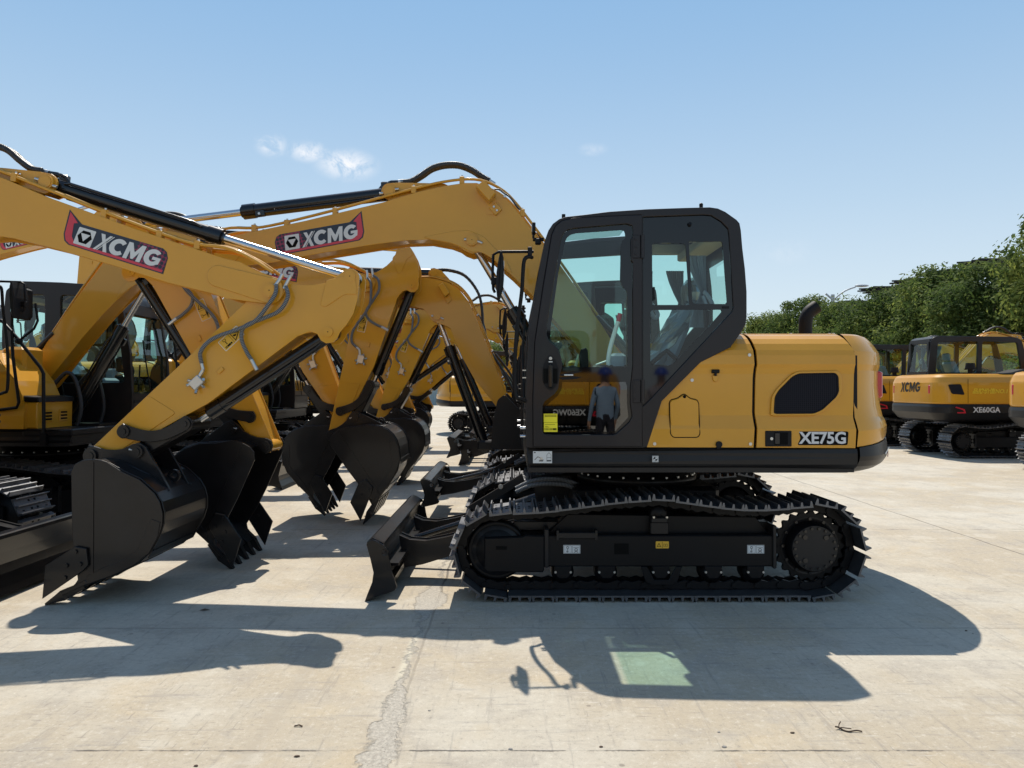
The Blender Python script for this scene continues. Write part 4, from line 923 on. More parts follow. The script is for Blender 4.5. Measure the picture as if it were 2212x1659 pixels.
def cwloft(mb, prof, m):
    mb.mat(m); rings = [[(x, y, z + dz * max(0, (x - 1.32) / .5)) for x, y in cwring(ins, xi)] for z, ins, xi, dz in prof]; n = len(CWP)
    vs = [p for r in rings for p in r]
    mb.add(vs, [[k * n + j, k * n + j + 1, (k + 1) * n + j + 1, (k + 1) * n + j] for k in range(len(rings) - 1) for j in range(n - 1)], True)
    mb.add(rings[-1], [list(range(n))]); mb.add(rings[0], [list(range(n))[::-1]])
    mb.mat('ink'); mb.add([r[0] for r in rings] + [r[-1] for r in rings][::-1], [list(range(2 * len(rings)))])  # end face coloured dark, standing in for shade inside the seam gap
def m_cw(mb):
    cwloft(mb, [(1.043, .012, .006, .06), (1.08, .004, .006, .06), (1.15, .0, .001, .03), (1.20, .012, .008, .02), (1.24, .028, .014, 0), (1.32, .045, .012, 0), (1.45, .055, .009, 0), (1.56, .055, .006, 0), (1.60, .045, .005, 0), (1.655, .045, .006, 0), (1.69, .050, .008, 0), (1.735, .078, .022, 0), (1.775, .108, .040, 0), (1.802, .135, .050, 0), (1.814, .165, .054, 0), (1.818, .21, .056, 0)], 'yellow')
def m_cwbase(mb):
    cwloft(mb, [(.856, .22, .02, 0), (.862, .13, .01, 0), (.88, .075, .006, 0), (.91, .03, 0, 0), (.95, .004, -.006, 0), (.98, -.006, -.008, 0), (1.01, -.002, -.008, .03), (1.038, .004, -.008, .06)], 'dark')
def m_taillamp(mb):
    mb.mat('lampred'); 
    P = [(1.655, -.70), (1.70, -.60), (1.73, -.50)]
    for (x0, y0), (x1, y1) in zip(P, P[1:]):
        mb.add([(x0, y0 - .02, 1.36), (x1, y1 - .02, 1.33), (x1, y1 - .02, 1.57), (x0, y0 - .02, 1.55)], [[0, 1, 2, 3]])
    mb.box(1.60, 1.655, -.75, -.68, 1.37, 1.56, .01)
def m_reflector(mb):
    mb.mat('lampred'); mb.add([(1.640, -.835, .955), (1.70, -.73, .945), (1.70, -.73, 1.0), (1.655, -.812, .985)], [[0, 1, 2, 3]])
    mb.mat('white'); mb.add([(1.60, -.89, .985), (1.70, -.745, 1.02), (1.70, -.745, 1.01), (1.61, -.878, .972)], [[0, 1, 2, 3]])
def m_hoodtop(mb):
    # top of the engine hood and the right-hand half of the body
    mb.mat('yellow'); mb.box(.565, 1.30, -.90, .90, 1.79, 1.817)
    for s_ in (1,):
        panel(mb, P2, ZC, yprof, 1, 'yellow')
        panel(mb, [(.60, 1.820), (.05, 1.82), (-.12, 1.78), (-.27, 1.66), (-.39, 1.50), (-.45, 1.36), (-.48, 1.20), (-.48, 1.04), (.61, 1.04)], ZC, yprof, 1, 'yellow')
    # tank front, rolled
    fr = [(.05, 1.83), (-.12, 1.79), (-.27, 1.67), (-.39, 1.51), (-.45, 1.37), (-.48, 1.20), (-.48, 1.04)]
    for (a, b), (c, d) in zip(fr, fr[1:]):
        y0a = yprof(0, b) - .0; y0c = yprof(0, d)
        mb.add([(a, .46, b), (a, y0a, b), (c, y0c, d), (c, .46, d)], [[0, 1, 2, 3]], True)
    mb.add([(x, .46, z) for x, z in fr] + [(.60, .46, 1.04), (.60, .46, 1.83)], [list(range(9))])
    mb.add([(.05, .46, 1.823), (.60, .46, 1.823), (.60, .90, 1.823), (.05, .90, 1.823)], [[0, 1, 2, 3]])
    mb.mat('black'); mb.box(.54, .60, -1.0, -.1, 1.04, 1.70); mb.box(.50, .56, -.1, .46, 1.04, 1.7)
    mb.box(.56, 1.33, -1.055, 1.055, 1.04, 1.66); mb.box(.56, 1.33, -.98, .98, 1.66, 1.77)
    mb.mat('yellow'); mb.box(-.30, -.05, .48, .80, 1.60, 1.86, .03); mb.mat('steel')
    for x in (.60, .63, .95, 1.22, 1.25): mb.cyl((x, -.86, 1.818), (x, -.86, 1.826), .012, n=8)
def m_toolbox(mb):
    mb.mat('yellow'); mb.prism([(-.58, 1.04), (-.585, 1.30), (-.44, 1.30), (-.44, 1.04)], .45, 1.05, .012)
    mb.mat('black'); mb.prism([(-.60, 1.302), (-.59, 1.35), (-.44, 1.365), (-.44, 1.302)], .44, 1.06, .01)
    for y in (.62, .88):
        mb.mat('yellow'); mb.box(-.590, -.582, y - .075, y + .075, 1.10, 1.22, .003); mb.mat('ink')
        for k in range(3): mb.box(-.5925, -.589, y - .055, y + .055, 1.118 + k * .032, 1.136 + k * .032)
    mb.mat('dark'); mb.box(-.93, -.44, .45, 1.06, .97, 1.036, .01)
def m_rail(mb):
    mb.mat('black')
    mb.tube([(-.66, 1.07, .95), (-.66, 1.08, 1.58), (-.63, 1.08, 1.64), (-.40, 1.08, 1.93), (-.25, 1.08, 2.1), (-.1, 1.08, 2.12), (-.05, 1.08, 1.8)], .017, 8)
    mb.tube([(-.36, 1.10, 2.0), (-.38, 1.11, 1.75), (-.44, 1.11, 1.30), (-.42, 1.11, 1.25), (-.2, 1.1, 1.22)], .015, 8)
    mb.tube([(-.42, 1.08, 1.90), (-.56, 1.07, 2.02), (-.59, 1.06, 2.10), (-.56, 1.05, 2.27)], .012, 8); mb.sphere((-.42, 1.08, 1.90), .035)
    mb.box(-.69, -.63, 1.04, 1.09, .88, 1.0)
def m_railmirror(mb):
    mb.mat('rubber'); mb.box(-.03, .05, -.10, .10, -.16, .16, .03); mb.mat('mirrorglass'); mb.box(.050, .052, -.08, .08, -.13, .13)
def m_exhaust(mb):
    mb.mat('rubber'); pts = [(1.31, -.2, 1.78), (1.31, -.2, 1.94), (1.318, -.2, 2.0), (1.345, -.2, 2.045), (1.40, -.2, 2.085)]
    mb.tube(pts, .052, 20, cap=False, res=5); mb.mat('ink'); mb.tube([(p[0], p[1], p[2]) for p in pts], .046, 16, cap=True, res=4)
def m_bracket(mb):
    mb.mat('black')
    pl = rnd([(-.48, 1.03), (-.44, 1.10), (-.28, 1.14), (-.20, 1.56), (-.12, 1.60), (.02, 1.56), (.30, 1.06), (.30, 1.03)], .03, 3)
    for y in (.02, .40):
        plate(mb, pl, [], y, .025, 'black', .003)
    mb.mat('black'); mb.cyl((F0[0], 0, F0[1]), (F0[0], .42, F0[1]), .045); mb.cyl((G0[0], .05, G0[1]), (G0[0], .36, G0[1]), .04)
    mb.box(-.86, .5, -.10, .44, 1.0, 1.06); mb.box(.15, .5, -.05, .40, 1.05, 1.5)
    mb.mat('hoseblack')
    for i, y in enumerate((.07, .12, .30, .35)):
        mb.tube([(-.31, y, 2.03), (-.23, y, 1.95), (-.14, y, 1.86), (-.02, y, 1.72), (.06, y, 1.55), (.08, y, 1.3)], .02, 8, res=8, corr=.12)
    for y in (-.02, .43): mb.tube([(-.62, y, 1.04), (-.66, y, 1.25), (-.60, y, 1.52), (-.5, y, 1.6), (-.35, y, 1.45)], .02, 8, res=8, corr=.12)

# ------------------------------------------------------------------ cab
CAB = [(-.914, 1.038), (-.922, 1.374), (-.897, 1.833), (-.863, 2.003), (-.838, 2.173), (-.815, 2.3), (-.791, 2.427), (-.765, 2.50), (-.735, 2.545), (-.69, 2.578), (-.647, 2.592), (-.528, 2.605), (-.359, 2.626), (-.104, 2.643), (.15, 2.652), (.32, 2.656), (.375, 2.648), (.425, 2.625), (.50, 2.572), (.521, 2.548), (.530, 2.50), (.540, 2.38), (.557, 2.24), (.568, 2.088), (.568, 1.918), (.560, 1.865), (.532, 1.816), (.459, 1.713), (.258, 1.613), (.227, 1.582), (-.004, 1.351), (-.104, 1.042)]
DOOR = [(-.866, 1.046), (-.868, 1.38), (-.855, 1.748), (-.80, 2.12), (-.742, 2.47), (-.715, 2.53), (-.675, 2.562), (-.596, 2.582), (-.138, 2.603), (-.139, 1.335), (-.139, 1.046)]
DHOLE = [(-.664, 2.478), (-.64, 2.50), (-.596, 2.512), (-.24, 2.542), (-.205, 2.530), (-.199, 2.50), (-.199, 2.46), (-.212, 2.44), (-.212, 2.30), (-.200, 2.28), (-.199, 1.6), (-.208, 1.505), (-.216, 1.451), (-.216, 1.335), (-.204, 1.25), (-.225, 1.21), (-.309, 1.135), (-.33, 1.127), (-.780, 1.127), (-.800, 1.135), (-.806, 1.155), (-.806, 1.32), (-.79, 1.35), (-.725, 1.40), (-.700, 1.435), (-.690, 1.52), (-.672, 1.59), (-.685, 1.66), (-.705, 1.71), (-.765, 1.76), (-.779, 1.808), (-.775, 1.87), (-.715, 2.24), (-.681, 2.44)]
CLR1 = [(-.651, 2.427), (-.64, 2.452), (-.615, 2.472), (-.579, 2.482), (-.274, 2.503), (-.256, 2.497), (-.250, 2.48), (-.248, 2.452), (-.278, 2.41), (-.284, 2.173), (-.274, 2.13), (-.236, 2.088), (-.233, 1.59), (-.242, 1.581), (-.655, 1.581), (-.666, 1.59), (-.698, 1.706), (-.745, 1.76), (-.753, 1.785), (-.749, 1.85), (-.698, 2.215)]
LOW = [(-.245, 1.48), (-.236, 1.455), (-.236, 1.34), (-.226, 1.245), (-.318, 1.145), (-.775, 1.145), (-.786, 1.155), (-.786, 1.315), (-.70, 1.39), (-.676, 1.43), (-.672, 1.48)]
RB = [(-.130, 2.590), (.277, 2.605), (.33, 2.60), (.396, 2.560), (.443, 2.51), (.450, 2.46), (.477, 1.986), (.468, 1.955), (.125, 1.585), (-.10, 1.345), (-.130, 1.32)]
W1 = [(-.066, 2.406), (-.053, 2.417), (.142, 2.414), (.159, 2.402), (.184, 1.999), (-.066, 1.999)]
W2_ = [(.18, 2.423), (.396, 2.425), (.406, 2.417), (.437, 2.02), (.426, 2.005), (.218, 2.007), (.205, 2.02)]
W3 = [(-.079, 1.952), (-.066, 1.965), (.396, 1.967), (.40, 1.952), (.32, 1.859), (.074, 1.604), (.048, 1.592), (-.062, 1.592), (-.079, 1.613)]
Y0, Y1 = -1.10, -.14
def strip(mb, pts, y0, y1, th, m):
    """skin following a side outline between y0 and y1, thickness inward"""
    c = Vector((-.15, 1.9)); mb.mat(m)
    for a, b in zip(pts, pts[1:]):
        A, B = Vector(a), Vector(b); ai = A + (c - A).normalized() * th; bi = B + (c - B).normalized() * th
        mb.add([(A.x, y0, A.y), (A.x, y1, A.y), (B.x, y1, B.y), (B.x, y0, B.y)], [[0, 1, 2, 3]], True)
        mb.add([(ai.x, y0, ai.y), (bi.x, y0, bi.y), (bi.x, y1, bi.y), (ai.x, y1, ai.y)], [[0, 1, 2, 3]], True)
        for y in (y0, y1): mb.add([(A.x, y, A.y), (B.x, y, B.y), (bi.x, y, bi.y), (ai.x, y, ai.y)], [[0, 1, 2, 3]])
def m_cab(mb):
    plate(mb, CAB, [DOOR, RB], Y0 + .02, .046, 'cabdark', .006)
    farhole1 = rnd([(-.83, 1.50), (-.10, 1.50), (-.10, 2.50), (-.72, 2.46)], .05, 4); farhole2 = rnd([(.08, 1.60), (.16, 1.60), (.46, 1.95), (.46, 2.40), (.42, 2.50), (.08, 2.50)], .04, 4)
    plate(mb, CAB, [farhole1, farhole2], Y1 - .02, .046, 'cabdark', .006)
    ya, yb = Y0 + .03, Y1 - .03
    # roof with a hatch opening, rear wall with a window opening, front header and sill
    roof = CAB[8:21]
    strip(mb, CAB[5:10], ya, yb, .04, 'cabdark')
    for a, b in zip(CAB[9:20], CAB[10:21]):
        if -.66 < (a[0] + b[0]) / 2 < -.16:
            strip(mb, [a, b], ya, ya + .12, .035, 'cabdark'); strip(mb, [a, b], yb - .02, yb, .03, 'cabdark')
        else: strip(mb, [a, b], ya, yb, .035, 'cabdark')
    strip(mb, [CAB[20], CAB[21]], ya, yb, .03, 'cabdark')
    for y0_, y1_ in ((ya, ya + .07), (yb - .07, yb)): strip(mb, CAB[21:25], y0_, y1_, .03, 'cabdark')
    strip(mb, CAB[24:30], ya, yb, .03, 'cabdark'); strip(mb, CAB[29:32], ya, yb, .03, 'cabdark')
    strip(mb, CAB[0:2], ya, yb, .03, 'cabdark')
    mb.mat('black'); mb.box(-.90, -.10, ya, yb, 1.036, 1.07)
    # light coloured roof lining
    mb.mat('beige'); lin = [(-.66, 2.545), (-.359, 2.575), (.15, 2.60), (.36, 2.60)]
    mb.add([(-.15, ya + .01, 2.575), (.15, ya + .01, 2.592), (.36, ya + .01, 2.592), (.36, yb - .01, 2.592), (.15, yb - .01, 2.592), (-.15, yb - .01, 2.575)], [[0, 1, 2, 3, 4, 5]])
    mb.box(.30, .48, ya + .01, yb - .01, 2.44, 2.50, .01); mb.box(-.10, .48, yb - .03, yb - .005, 2.50, 2.58, .008)
    mb.mat('beige'); mb.box(-.04, .0, yb - .02, yb - .004, 1.5, 2.42)
    # studs on the roof
    mb.mat('black'); mb.cyl((-.655, -.98, 2.59), (-.655, -.98, 2.635), .013, n=10); mb.cyl((.292, -.98, 2.65), (.292, -.98, 2.70), .013, n=10); mb.sphere((.292, -.98, 2.70), .014)
def m_quarter(mb):
    plate(mb, [tuple(Vector((.17, 2.0)) + (Vector(p) - Vector((.17, 2.0))) * .992) for p in RB], [W1, W2_, W3], Y0 + .012, .008, 'maskglass')
    mb.mat('rubber'); mb.box(-.064, -.048, Y0 + .002, Y0 + .012, 2.03, 2.12, .003); mb.box(.405, .45, Y0 + .002, Y0 + .01, 1.975, 1.99); mb.cyl((.185, Y0 + .008, 2.535), (.185, Y0 - .01, 2.545), .012)
def mkpane(pl, y, g='glass'):
    def f(mb): mb.mat(g); mb.add([(x, y, z) for x, z in pl], [list(range(len(pl)))])
    return f
def m_door(mb):
    plate(mb, DOOR, [DHOLE], Y0 + .006, .040, 'cabdark', .005)
    # dark ceramic border of the door glass
    inner = [tuple(Vector((-.47, 1.9)) + (Vector(p) - Vector((-.47, 1.9))) * .996) for p in DHOLE]
    plate(mb, inner, [CLR1, LOW], Y0 + .008, .006, 'maskglass')
    mb.mat('cabdark')
    for z0, z1 in ((2.31, 2.465), (1.34, 1.495)):
        mb.box(-.200, -.150, Y0 - .022, Y0 - .012, z0, z1, .003)
        for k in range(3): mb.cyl((-.178, Y0 - .02, z0 + .03 + k * .05), (-.178, Y0 - .028, z0 + .03 + k * .05), .010, n=12)
        mb.cyl((-.135, Y0 - .02, z0), (-.135, Y0 - .02, z1), .0125, n=12)
def m_doorhandle(mb):
    hd = rnd([(-.752, 1.667), (-.715, 1.62), (-.698, 1.57), (-.698, 1.49), (-.715, 1.45), (-.752, 1.418), (-.789, 1.45), (-.806, 1.49), (-.806, 1.57), (-.789, 1.62)], .02, 3)
    plate(mb, hd, [], Y0 - .016, .008, 'rubber', .002)
    mb.mat('cylblack'); mb.box(-.766, -.738, Y0 - .045, Y0 - .018, 1.44, 1.60, .008); mb.mat('ink'); mb.box(-.800, -.77, Y0 - .022, Y0 - .018, 1.47, 1.57, .001); mb.box(-.734, -.706, Y0 - .022, Y0 - .018, 1.47, 1.57, .001)
    mb.mat('steel'); mb.cyl((-.752, Y0 - .018, 1.638), (-.752, Y0 - .025, 1.638), .011, n=16); mb.mat('white'); mb.box(-.765, -.739, Y0 - .023, Y0 - .02, 1.612, 1.618)
    mb.mat('white'); mb.tube([(-.66, Y0 - .006, 1.527), (-.60, Y0 - .006, 1.527)], .005, 6); mb.mat('rubber'); mb.prism([(-.70, 1.53), (-.57, 1.555), (-.54, 1.55), (-.58, 1.54), (-.67, 1.52)], Y0 - .008, Y0); mb.prism([(-.70, 1.51), (-.60, 1.52), (-.54, 1.512), (-.58, 1.50), (-.67, 1.495)], Y0 - .008, Y0)
def m_sticker(mb):
    fr = Frame((-.7505, Y0 + .004, 1.206), (1, 0, 0), (0, 0, 1)); fr.rect(mb, -.0465, .045, .003, .061, 'labelyellow', .002); fr.rect(mb, -.0455, .046, -.061, .001, 'labelyellow', .002)
    for v in (.052, .046, .041): fr.rect(mb, -.04, .04, v, v + .0022, 'ink', .003)
    fr.rect(mb, -.038, .03, -.012, -.010, 'ink', .003)
    for k in range(9): fr.rect(mb, -.04 + k * .009, -.036 + k * .009 + (.003 if k > 5 else 0), -.050, -.036, 'ink', .003)
    fr.rect(mb, -.036, -.02, -.024, -.022, 'ink', .003); fr.rect(mb, -.036, -.01, -.030, -.028, 'ink', .003)
def m_windshield(mb):
    mb.mat('glass'); pts = [(-.912, 1.30), (-.897, 1.833), (-.863, 2.003), (-.838, 2.173), (-.815, 2.3)]
    for (a, b), (c, d) in zip(pts, pts[1:]): mb.add([(a + .01, Y0 + .05, b), (a + .01, Y1 - .05, b), (c + .01, Y1 - .05, d), (c + .01, Y0 + .05, d)], [[0, 1, 2, 3]])
    mb.mat('glassdark'); mb.add([(-.90, Y0 + .05, 1.08), (-.90, Y1 - .05, 1.08), (-.90, Y1 - .05, 1.27), (-.90, Y0 + .05, 1.27)], [[0, 1, 2, 3]])
    mb.mat('rubber'); mb.tube([(-.92, -.62, 1.30), (-.93, -.45, 1.7), (-.91, -.40, 2.0)], .008, 6); mb.box(-.925, -.905, Y0 + .04, Y1 - .04, 1.27, 1.30)
def m_rearglass(mb): mb.mat('glass'); mb.add([(.555, Y0 + .1, 1.9), (.555, Y1 - .1, 1.9), (.535, Y1 - .1, 2.42), (.535, Y0 + .1, 2.42)], [[0, 1, 2, 3]])
def m_hatch(mb): mb.mat('hatchglass'); mb.add([(-.60, Y0 + .14, 2.585), (-.17, Y0 + .14, 2.628), (-.17, Y1 - .14, 2.628), (-.60, Y1 - .14, 2.585)], [[0, 1, 2, 3]])
def m_cabfar(mb):
    mb.mat('glass'); mb.add([(-.84, Y1 - .02, 1.49), (-.09, Y1 - .02, 1.49), (-.09, Y1 - .02, 2.51), (-.73, Y1 - .02, 2.47)], [[0, 1, 2, 3]]); mb.add([(.07, Y1 - .02, 1.59), (.17, Y1 - .02, 1.59), (.47, Y1 - .02, 1.94), (.47, Y1 - .02, 2.51), (.07, Y1 - .02, 2.51)], [[0, 1, 2, 3, 4]])
def m_handrail(mb):
    mb.mat('black'); mb.tube([(-.875, Y0 + .0, 2.318), (-.90, Y0 - .03, 2.318), (-.925, Y0 - .03, 2.30), (-.935, Y0 - .03, 2.24), (-.945, Y0 - .03, 2.08), (-.975, Y0 - .03, 1.85), (-.99, Y0 - .03, 1.62), (-.985, Y0 - .03, 1.40), (-.955, Y0 - .03, 1.37), (-.92, Y0, 1.35)], .0135, 8, res=3)
    mb.mat('steel')
    for z in (1.555, 1.505): mb.box(-.94, -.915, Y0 + .01, Y0 + .03, z, z + .008)
    mb.mat('chrome'); mb.cyl((-.955, Y0 + .02, 1.17), (-.92, Y0 + .02, 1.17), .011); mb.cyl((-.955, Y0 + .02, 1.115), (-.92, Y0 + .02, 1.115), .011)
def m_sidemirror(mb):
    mb.mat('black'); mb.tube([(-.865, Y0 - .01, 2.355), (-1.10, Y0 - .03, 2.35), (-1.135, Y0 - .03, 2.33), (-1.14, Y0 - .03, 2.2), (-1.135, Y0 - .03, 2.10), (-1.125, Y0 - .02, 2.08)], .010, 8)
    mb.box(-.905, -.875, Y0 - .03, Y0 + .0, 2.325, 2.385, .004); mb.box(-1.15, -1.11, Y0 - .05, Y0 - .01, 2.13, 2.18, .005)
    mb.mat('rubber'); ol = [(-1.078, 2.345), (-1.066, 2.30), (-1.062, 2.22), (-1.07, 2.12), (-1.085, 2.06), (-1.098, 2.02), (-1.108, 2.03), (-1.115, 2.10), (-1.112, 2.20), (-1.098, 2.29), (-1.085, 2.345)]
    mb.prism(ol, Y0 - .13, Y0 + .08, .01); mb.mat('mirrorglass'); mb.box(-1.0635, -1.062, Y0 - .1, Y0 + .05, 2.08, 2.28)
def m_worklight(mb):
    mb.mat('black'); mb.box(-.872, -.848, Y0 + .10, Y0 + .20, 2.505, 2.58, .006); mb.mat('steel'); mb.box(-.874, -.871, Y0 + .11, Y0 + .19, 2.515, 2.57)
    mb.mat('black'); mb.cyl((-.862, Y0 + .15, 2.505), (-.862, Y0 + .15, 2.475), .008); mb.box(-.865, -.79, Y0 + .12, Y0 + .18, 2.46, 2.475); mb.box(-.85, -.81, Y0 + .11, Y0 + .16, 2.43, 2.47, .005); mb.tube([(-.86, Y0 + .13, 2.49), (-.84, Y0 + .12, 2.51), (-.82, Y0 + .12, 2.48), (-.80, Y0 + .12, 2.46)], .004, 6)
def m_seat(mb):
    mb.mat('fabric'); mb.box(-.42, .02, -.85, -.40, 1.42, 1.56, .03); mb.prism([(-.02, 1.52), (.10, 1.50), (.30, 1.98), (.28, 2.03), (.20, 2.03)], -.84, -.42, .03)
    mb.box(.26, .36, -.74, -.50, 2.04, 2.22, .03)
    mb.mat('black'); mb.box(-.40, .02, -.80, -.45, 1.08, 1.42, .02); mb.box(-.46, .08, -.98, -.88, 1.45, 1.60, .02); mb.box(-.46, .08, -.38, -.28, 1.45, 1.60, .02)
    # armrest frame
    mb.tube([(-.05, -.90, 1.60), (.02, -.90, 1.66), (.07, -.90, 1.70), (.14, -.90, 1.64)], .018, 8)
def m_film(mb):
    # crumpled protective film over the backrest and headrest
    mb.mat('plasticfilm'); rr = random.Random(4); n = 15; rows = []
    for k in range(12):
        t = k / 11; cx_ = -.04 + .33 * t; cz = 1.52 + .52 * t; w_ = .245 + .02 * sin(k); row = []
        for j in range(n):
            a = 2 * pi * j / n; row.append((cx_ + (.085 + rr.uniform(-.012, .012)) * cos(a), -.63 + w_ * sin(a) + rr.uniform(-.012, .012), cz + rr.uniform(-.01, .01)))
        rows.append(row)
    vs = [p for r in rows for p in r]; mb.add(vs, [[k * n + j, k * n + (j + 1) % n, (k + 1) * n + (j + 1) % n, (k + 1) * n + j] for k in range(11) for j in range(n)])
    rows = []
    for k in range(7):
        th = pi * k / 6; row = []
        for j in range(12):
            a = 2 * pi * j / 12; q = rr.uniform(.92, 1.1); row.append((.31 + .075 * sin(th) * cos(a) * q, -.62 + .15 * sin(th) * sin(a) * q, 2.13 + .115 * cos(th) * q))
        rows.append(row)
    vs = [p for r in rows for p in r]; mb.add(vs, [[k * 12 + j, k * 12 + (j + 1) % 12, (k + 1) * 12 + (j + 1) % 12, (k + 1) * 12 + j] for k in range(6) for j in range(12)])
def m_controls(mb):
    mb.mat('black'); mb.box(-.50, -.22, -.98, -.86, 1.30, 1.50, .02); mb.box(-.80, -.62, -.80, -.40, 1.07, 1.30, .02)
    mb.prism([(-.545, 1.66), (-.53, 1.71), (-.50, 1.72), (-.485, 1.70), (-.475, 1.50), (-.53, 1.50)], -.95, -.91, .006)       # joystick
    mb.tube([(-.50, -.93, 1.5), (-.495, -.93, 1.58)], .018, 8); mb.cyl((-.70, -.5, 1.3), (-.66, -.5, 1.75), .012); mb.sphere((-.66, -.5, 1.76), .03)
    mb.tube([(-.70, -.72, 1.3), (-.72, -.72, 1.72)], .01, 8)
    mb.mat('fabric'); mb.box(-.33, -.22, -.97, -.86, 1.50, 1.68, .02)
    mb.mat('black'); mb.box(-.76, -.66, -.33, -.25, 1.62, 1.80, .02)
def m_lever(mb):
    mb.mat('white'); mb.tube([(-.34, -.95, 1.59), (-.345, -.95, 1.63), (-.33, -.95, 1.72), (-.295, -.95, 1.84), (-.275, -.95, 1.90)], .0155, 10, res=3); mb.mat('red'); mb.tube([(-.275, -.95, 1.90), (-.262, -.95, 1.955)], .0165, 10); mb.mat('white'); mb.tube([(-.43, -.95, 1.60), (-.36, -.95, 1.625), (-.34, -.95, 1.62)], .006, 6)
def m_curtain(mb, x=0):
    mb.mat('fabric'); n = 22
    def bundle(profile):
        rows = []
        for z, cx_, w_, d_ in profile:
            rows.append([(cx_ + w_ * (j / n - .5), d_ * sin(j * 2 * pi / 2.6) + .004 * cos(j * 3), z) for j in range(n + 1)])
        vs = [p for r in rows for p in r]; m_ = n + 1
        mb.add(vs, [[k * m_ + j, k * m_ + j + 1, (k + 1) * m_ + j + 1, (k + 1) * m_ + j] for k in range(len(rows) - 1) for j in range(n)], False)
    bundle([(2.36, 0, .14, .012), (2.34, 0, .135, .012), (2.27, .01, .115, .014), (2.18, .03, .08, .015), (2.11, .048, .045, .014), (2.07, .035, .035, .014), (2.0, .015, .06, .015), (1.92, .005, .09, .015), (1.86, .0, .11, .014)])
    mb.tube([(.048, 0, 2.11), (.085, 0, 2.07), (.11, 0, 2.02), (.095, 0, 1.99), (.07, 0, 2.01), (.045, 0, 2.08)], .016, 8, res=3)
def cab(root, full=True):
    c = inst('cab', mesh('cab_frame', m_cab), root)
    inst('quarter_window', mesh('quarter_window', m_quarter), c)
    for nm, pl in (('window_pane', W1), ('window_pane', W2_), ('window_pane', W3)): inst(nm, mesh('pane%d' % id(pl), mkpane(pl, Y0 + .014)), c)
    inst('windshield', mesh('windshield', m_windshield), c); inst('rear_window', mesh('rear_glass', m_rearglass), c); inst('roof_hatch', mesh('roof_hatch', m_hatch), c); inst('side_window', mesh('far_windows', m_cabfar), c)
    inst('handrail', mesh('cab_handrail', m_handrail), c); inst('side_mirror', mesh('cab_mirror', m_sidemirror), c); inst('work_light', mesh('work_light', m_worklight), c)
    d = inst('door', mesh('cab_door', m_door), root)
    inst('door_glass', mesh('door_glass', mkpane(CLR1, Y0 + .009)), d); inst('door_glass', mesh('door_glass_low', mkpane(LOW, Y0 + .009, 'glassdark')), d); inst('door_handle', mesh('door_handle', m_doorhandle), d)
    inst('seat', mesh('seat', m_seat), c); inst('controls', mesh('controls', m_controls), c)
    if full:
        inst('seat_cover', mesh('seat_film', m_film), c); inst('lever', mesh('safety_lever', m_lever), c); inst('information_sticker', mesh('door_sticker', m_sticker), d)
    for x, y in ((.03, -.22), (.27, -.93), (.27, -.24)): inst('curtain', mesh('curtain', m_curtain), c, (x, y, 0))

def body(root, full=True, toolbox=True):
    inst('access_panel', mesh('access_panel', m_accesspanel), root)
    h = inst('engine_door', mesh('engine_door', m_hooddoor), root)
    inst('vent_grille', mesh('vent_grille', m_ventgrille), h); inst('latch', mesh('latch', m_latch), h)
    if full: inst('model_badge', mesh('model_badge', m_model), h)
    inst('engine_hood', mesh('engine_hood', m_hoodtop), root)
    sk = inst('side_skirt', mesh('side_skirt', m_skirt), root); inst('lifting_chart', mesh('skirt_sticker', m_skirtdecals), sk); inst('balance_sticker', mesh('cg_sticker', m_cgdecal), sk)
    cw = inst('counterweight', mesh('counterweight', m_cw), root); inst('counterweight_base', mesh('counterweight_base', m_cwbase), cw); inst('tail_lamp', mesh('tail_lamp', m_taillamp), cw); inst('reflector', mesh('tail_reflector', m_reflector), cw)
    inst('exhaust_pipe', mesh('exhaust_pipe', m_exhaust), root); inst('boom_bracket', mesh('boom_bracket', m_bracket), root)
    if toolbox:
        inst('toolbox', mesh('toolbox', m_toolbox), root); r = inst('handrail', mesh('tank_rail', m_rail), root)
        mi = inst('rail_mirror', mesh('rail_mirror', m_railmirror), r, (-.46, 1.05, 2.27))

ROWR = 'excavators lined up facing left'; ROWL = 'excavators lined up facing right'; ROWB = 'excavators parked at the right with their tails to the yard'
def machine(loc, facing, pose, label, group, full=False, scale=1.0, blade_up=0, cabin=True, sy=-1, lod=1, yaw=0, boomkey='boom', toolbox=True):
    r = empty('excavator', loc, (0 if facing == 'L' else pi) + radians(yaw), (scale, scale, scale) if not isinstance(scale, tuple) else scale, label, 'excavator', group)
    undercarriage(r, full, blade_up=blade_up)
    body(r, full, toolbox); cab(r, full or lod > 0)
    if boomkey == 'boom': front(r, .2, *pose, sy=sy)
    return r

# nearest machine of the right-hand row
R1 = machine((1.01, 6.2, 0), 'L', (0, 23.3, -22.9), 'large yellow excavator nearest the camera, whole side view with black cab and yellow door sticker', ROWR, full=True, toolbox=False)
